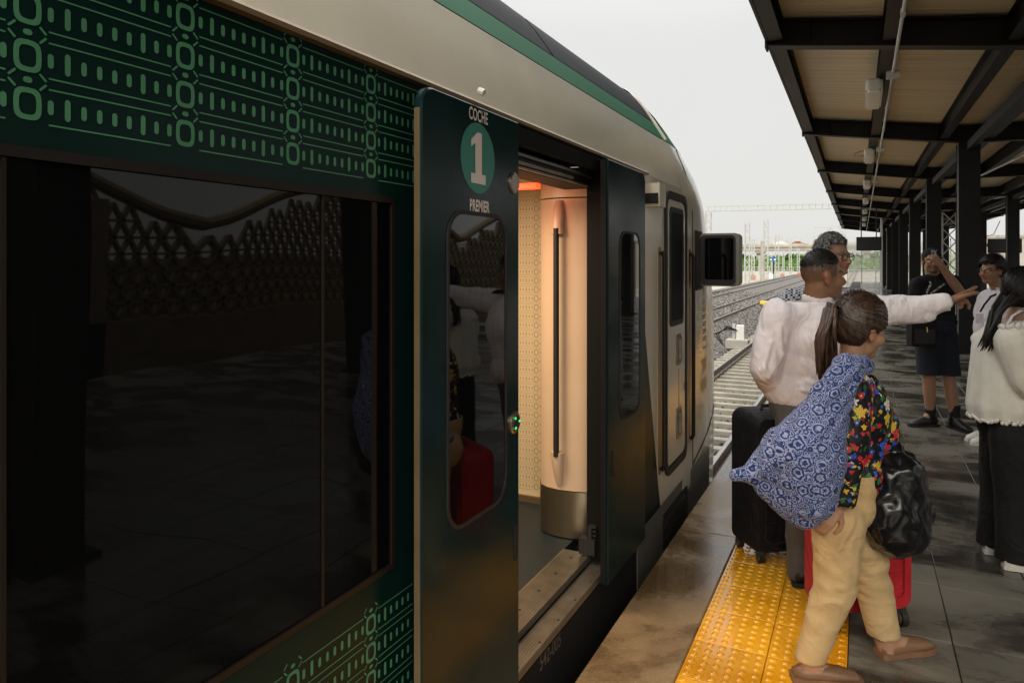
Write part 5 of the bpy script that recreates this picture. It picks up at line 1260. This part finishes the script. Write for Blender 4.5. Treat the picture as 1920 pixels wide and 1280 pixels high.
for n_, d_ in ((nA, mixd(-.95, -.1)), (nB, mixd(.1, -.99))):
    q = MB(); q.tube([Vector((n_.x, n_.y, .03)), n_+UP*.0, n_+UP*.12], [.05, .049, .050], 16); q.build('sock', m_blk, D_, True); shoe('shoe', Vector((n_.x, n_.y, 0))-d_*.06, d_, m_shoe_b, m_shoe_b, D_, .29, .105)
q = MB()
for s_, e_ in ((-1, at(1738, 548, T-.165)), (1, at(1746, 550, T-.17))):
    q.tube([neck+RGT*.05*s_+UP*.02, neck+RGT*.065*s_+fD*.115-UP*.04, e_, at(1741, 575, T-.185)], [(.009, .002)]*4, 6, flat=RGT)
q.build('lanyard', mat('lanyard_ribbon', (.45, .43, .36), .6, col2=(.12, .12, .12), vs=40, lo=.45, hi=.55), D_)
cb = MB(); c = at(1728, 622, T-.17); cb.prism(rrect(-.12, .12, -.14, .13, .03), lambda a, b_, d: c+RGT*a+UP*b_+FWD*d, -.045, .05)
cbo = cb.build('crossbody_bag', m_blk, None, False, loc=c); tag(cbo, 'small black crossbody bag hanging at the front of the man in the cap', 'bag')
q = MB(); q.prism(rrect(-.10, .10, -.11, .03, .02), lambda a, b_, d: c+RGT*a+UP*b_+FWD*d, -.058, -.0455); q.build('pocket', m_rubber, cbo)
q = MB(); q.tube([c+RGT*.02+UP*.05-FWD*.05, c+RGT*.02+UP*.0-FWD*.062], .006, 6); q.build('zip_pull', m_goldm, cbo)
q = MB(); q.tube([c-RGT*.1+UP*.1, at(1735, 575, T-.16), at(1775, 530, T-.10), at(1782, 522, T)], [(.014, .003)]*4, 6, flat=RGT); q.build('strap', m_rubber, cbo)

# ---------- E: man in white polo and glasses
T = 6.4
E_ = person((at(1860, 825, T).x, at(1860, 825, T).y, 0), 'man with glasses in a white polo shirt and jeans facing the man in the cap')
off = wloc(E_); fE = mixd(-.9, -.25)
hd = Head(at(1860, 508, T), mixd(-.95, -.28), s=1.02); neck = at(1874, 545, T); chest = at(1872, 585, T); pel = at(1868, 655, T)
sA, eA, wA = at(1890, 562, T-.17), at(1902, 620, T-.17), at(1880, 665, T-.2); sB, eB, wB = at(1866, 562, T+.17), at(1858, 615, T+.2), at(1852, 660, T+.2)
hA, kA, nA = at(1866, 675, T-.08), at(1862, 752, T-.08), at(1862, 812, T-.06); hB, kB, nB = at(1866, 675, T+.08), at(1852, 750, T+.08), at(1852, 808, T+.08)
mb = MB(); hd.shape(mb, neck, .062, 1.08); trunk(mb, fE, pel, chest, neck, 1.02, 0); arm(mb, sA, eA, wA, (.054, .045, .029)); arm(mb, sB, eB, wB, (.054, .045, .029))
mb.limb(chest+UP*.1, sA, .06, .052); mb.limb(chest+UP*.1, sB, .06, .052)
for a in ((hA, kA, nA), (hB, kB, nB)): leg(mb, *a)
hand(mb, wA, -UP, FWD, -RGT, (.4,)*4); hand(mb, wB, -UP, -FWD, -RGT, (.4,)*4)
o = bake(mb, 'body', .007, 2, m_skin, E_, off); hd.paint(o, off, (.31, .165, .095), (.03, .02, .015), .12); hd.eyes(E_)
hd.hair('hair', E_, m_hair_d, lambda l, f, u: u-(.055 if f > .04 else (.012 if f > -.005 else -.06)), .022, .012, .004, 12)
q = MB()
for g in (-1, 1):
    q.tube([hd.p(g*.033+.025*cos(a), .102, -.002+.019*sin(a)) for a in [2*pi*i/16 for i in range(17)]], .002, 6); q.tube([hd.p(g*.058, .1, .004), hd.p(g*.084, .0, .002)], .002, 6)
q.tube([hd.p(-.008, .106, .004), hd.p(.008, .106, .004)], .002, 6); q.build('glasses', m_rubber, E_)
mb = MB(); trunk(mb, fE, at(1868, 640, T), chest, neck-UP*.03, 1.08, .016, 1.08); mb.ell(at(1858, 615, T), (.14, .13, .2), (fE.cross(UP), fE, UP)); mb.limb(chest+UP*.14, sA, .075, .08); mb.limb(chest+UP*.14, sB, .075, .08); mb.limb(sA, sA+(eA-sA)*.75, .082, .08); mb.limb(sB, sB+(eB-sB)*.75, .082, .08)
sh = bake(mb, 'polo_shirt', .012, 4, m_wpolo, E_, off); wrinkle(sh, off, .009, 8, (1, 1, .6), 6); crop(sh, off, lambda p: p.z < at(0, 658, T).z or (p-neck).length < .07); solid(sh)
q = MB(); q.tube([neck+UP*.005+(fE*cos(a)+fE.cross(UP)*sin(a))*.074-fE*.0 for a in [.35+2*pi*i/20*.89 for i in range(21)]], [(.026, .006)]*21, 8, flat=UP); q.build('collar', m_wpolo, E_, True)
mb = MB(); trunk(mb, fE, pel-UP*.02, pel+UP*.08, pel+UP*.16, 1.05, .004)
for h_, k_, n_ in ((hA, kA, nA), (hB, kB, nB)): mb.limb(h_, k_, .105, .078); mb.limb(k_, n_, .078, .066); shoe('shoe', Vector((n_.x, n_.y, 0))-fE*.06, mixd(-.97, -.2), m_shoe_w, m_sole_w, E_, .29, .10)
tr = bake(mb, 'jeans', .012, 4, m_jean, E_, off); wrinkle(tr, off, .007, 9, (1, 1, .9), 4); crop(tr, off, lambda p: p.z > pel.z+.08); solid(tr)
q = MB(); q.tube([neck-FWD*.08+UP*.01, at(1858, 556, T-.11), at(1845, 572, T-.10), at(1838, 585, T-.09)], [(.010, .002)]*4, 6, flat=RGT); q.build('lanyard', m_rubber, E_)
q = MB(); c = at(1836, 597, T-.09); q.prism(rrect(-.03, .03, -.045, .045, .006), lambda a, b_, d: c+(RGT*.75+FWD*-.65)*a+UP*b_+FWD*d, -.004, .004); q.build('badge', m_wpolo, E_)

import bmesh
# ---------- F: woman at the edge in the white blouse
T = 3.9
G_ = person((at(1890, 1050, T).x, at(1890, 1050, T).y, 0), 'woman with long black hair in a cream off-the-shoulder blouse and black trousers')
off = wloc(G_); fG = mixd(.9, .38)
hd = Head(at(1922, 552, T), mixd(.93, .3), s=.98); neck = at(1907, 600, T); chest = at(1905, 660, T); pel = at(1897, 790, T)
sA, eA, wA = at(1908, 632, T-.16), at(1932, 712, T-.2), at(1965, 770, T-.15); sB, eB, wB = at(1890, 628, T+.17), at(1895, 720, T+.2), at(1930, 770, T+.2)
hA, kA, nA = at(1898, 815, T-.09), at(1903, 930, T-.10), at(1903, 1042, T-.10); hB, kB, nB = at(1880, 815, T+.09), at(1872, 925, T+.10), at(1866, 1020, T+.10)
mb = MB(); hd.shape(mb, neck, .052, .95); trunk(mb, fG, pel, chest, neck, .93, -.005); arm(mb, sA, eA, wA, (.052, .042, .026)); arm(mb, sB, eB, wB, (.052, .042, .026))
mb.limb(chest+UP*.1, sA, .06, .054); mb.limb(chest+UP*.1, sB, .06, .054)
for a in ((hA, kA, nA), (hB, kB, nB)): leg(mb, *a)
hand(mb, wA, RGT*.6-UP*.6, FWD, UP, (.5,)*4); hand(mb, wB, RGT*.6-UP*.6, -FWD, UP, (.5,)*4)
o = bake(mb, 'body', .007, 3, m_skin, G_, off); hd.paint(o, off, (.36, .20, .125), (.03, .02, .015)); hd.eyes(G_)
hd.hair('hair', G_, m_hair_d, lambda l, f, u: u-(.06 if f > .045 else (.012 if f > .02 else -.075)), .022, .012, .0030, 15, (.077, .1, .093), (0, -.9, -.2))
q = MB()
for k in range(30):
    a = rnd.random(); e = FWD*rnd.uniform(-.05, .05)-RGT*.0; s0 = hd.p(rnd.uniform(-.05, .05), -.105, -.02+.05*rnd.random()); end = at(1838+rnd.uniform(-3, 20), 640+rnd.uniform(-10, 20), T-.08)
    q.tube([hd.p(rnd.uniform(-.04, .04), -.08, .03), s0, s0*.6+end*.4-RGT*.02+UP*.01+e*.3, s0*.25+end*.75+e*.3, end+e*.4], [.010, .010, .009, .007, .002], 7)
q.build('long_hair', m_hair_d, G_, True)
q = MB(); c = hd.p(-.085, -.012, -.052); q.ell(c, (.006,)*3); q.ell(hd.p(.085, -.012, -.052), (.006,)*3); q.build('earring', m_goldm, G_)
mb = MB(); trunk(mb, fG, at(1893, 760, T), chest-UP*.02, at(1902, 640, T), 1.12, .02, 1.08); mb.limb(at(1897, 660, T), at(1890, 765, T), .185, .20, 24); mb.limb(sA-UP*.03, eA, .11, .10); mb.limb(sB-UP*.03, eB, .11, .095); mb.ell(at(1893, 765, T), (.20, .19, .12), (fG.cross(UP), fG, UP)); mb.ell(at(1897, 640, T), (.21, .15, .08), (fG.cross(UP), fG, UP))
sh = bake(mb, 'blouse', .010, 5, m_cream_b, G_, off); wrinkle(sh, off, .009, 9, (1.8, 1.8, .14), 6, False)
zt_ = at(0, 607, T).z; zbm = at(0, 783, T).z
crop(sh, off, lambda p: p.z > zt_-.35*(p-neck).dot(RGT)*0+ .02*sin(p.x*9) or p.z < zbm+.006*sin((p.x+p.y)*170)); solid(sh)
l_ = fG.cross(UP); bmh = bmesh.new(); bmh.from_mesh(sh.data); q = MB(); done = []
for v in bmh.verts:
    if v.is_boundary and v.co.z+off.z > zt_-.08:
        w_ = v.co+off
        if all((w_-d_).length > .016 for d_ in done): q.ell(w_+UP*.003, (.013, .013, .016), None, 8, 6); done.append(w_)
bmh.free(); q.build('gathered_neckline', m_cream_b, G_, True)
bmh = bmesh.new(); bmh.from_mesh(sh.data); q = MB(); last = None
for v in bmh.verts:
    if v.is_boundary:
        w_ = v.co+off
        if w_.z < zbm+.03 and (last is None or (w_-last).length > .014): q.ell(w_-UP*.002, (.010, .010, .011), None, 6, 4); last = w_
bmh.free()
tag(q.build('lace_hem', m_cream_b, G_, True), kind='stuff')
q = MB(); q.tube([at(1886, 612, T-.12), at(1898, 592, T-.135), at(1915, 582, T-.10), at(1925, 590, T+.02)], [(.011, .003)]*4, 8, flat=FWD); q.build('strap', m_wpolo, G_)
mb = MB(); trunk(mb, fG, pel-UP*.03, pel+UP*.08, pel+UP*.16, 1.05, .004)
for h_, k_, n_ in ((hA, kA, nA), (hB, kB, nB)): mb.limb(h_, k_, .112, .092); mb.limb(k_, n_-UP*.03, .092, .090); shoe('shoe', Vector((n_.x, n_.y, 0))-fG*.07, mixd(.85, -.3), m_shoe_w, m_sole_w, G_, .25, .085, True)
tr = bake(mb, 'trousers', .011, 4, m_blk, G_, off); wrinkle(tr, off, .010, 8, (1, 1, .4), 4); crop(tr, off, lambda p: p.z > pel.z+.08 or p.z < .035); solid(tr)

# ------------------------------------------------------------------ suitcases
def suitcase(name, c, d, wd, dp, h, z0, m, label, ribs, wheel_r, mw):
    """c ground centre, d width direction"""
    d = nv((d[0], d[1], 0)); e = UP.cross(d); c = Vector((c[0], c[1], 0)); t = thing(name, c, label, 'suitcase', 'suitcases on the platform')
    q = MB(); P = rrect(-wd/2, wd/2, z0, z0+h, .06, 6); n = len(P)
    P2 = rrect(-wd/2+.02, wd/2-.02, z0+.02, z0+h-.02, .05, 6); fn = lambda a, b_, k: c+d*a+UP*b_+e*k
    V = [fn(a, b_, -dp/2) for a, b_ in P2]+[fn(a, b_, -dp/2+.03) for a, b_ in P]+[fn(a, b_, dp/2-.03) for a, b_ in P]+[fn(a, b_, dp/2) for a, b_ in P2]
    q.add(V, [tuple(range(n))]+[(k*n+i, (k+1)*n+i, (k+1)*n+(i+1) % n, k*n+(i+1) % n) for k in range(3) for i in range(n)]+[tuple(range(4*n-1, 3*n-1, -1))]); autosmooth(q.build('shell', m, t), 50)
    q = MB(); pz = rrect(-wd/2+.05, wd/2-.05, z0+.06, z0+h*.62, .04, 5); frame(q, pz, rrect(-wd/2+.062, wd/2-.062, z0+.072, z0+h*.62-.012, .03, 5), fn, -dp/2-.012, -dp/2-.0005); q.build('pocket_piping', mw, t)
    for k in range(ribs):
        q = MB(); z = z0+.10+k*.075; q.bar(fn(-wd/2+.07, z, -dp/2-.004), fn(wd/2-.07, z, -dp/2-.004), .012, .012); q.build('rib', m, t)
    q = MB(); q.tube([fn(-.09, z0+h-.004, 0), fn(-.085, z0+h+.025, 0), fn(.085, z0+h+.025, 0), fn(.09, z0+h-.004, 0)], .010, 8); q.build('handle', mw, t)
    for sx in (-1, 1):
        for sy in (-1, 1):
            q = MB(); cc = fn(sx*(wd/2-.05), wheel_r, sy*(dp/2-.03)); q.tube([cc-d*.014, cc+d*.014], [wheel_r]*2, 18); wh = q.build('wheel', m_rubber, t)
            q = MB(); q.tube([cc-d*.018, cc-d*.0141], [wheel_r*.6]*2, 14); q.build('hub', m_gold, wh)
            q = MB(); q.box(cc.x-.02, cc.x+.02, cc.y-.02, cc.y+.02, wheel_r, z0+.03); q.build('wheel_mount', m_rubber, t)
    return t
m_cb = cloth_mat('black_nylon', (.012, .012, .014), .6); m_rd = cloth_mat('red_nylon', (.36, .012, .018), .6, .1)
c = at(1455, 1020, 3.98); suitcase('suitcase', c, mixd(.98, .2), .42, .28, .75, .05, m_cb, 'large black soft suitcase standing behind the pointing man', 5, .028, m_rubber)
c = at(1607, 1195, 3.22); suitcase('suitcase', c, mixd(.97, .15), .43, .20, .50, .075, m_rd, 'red suitcase standing half hidden by the khaki trousers', 3, .04, m_rd)
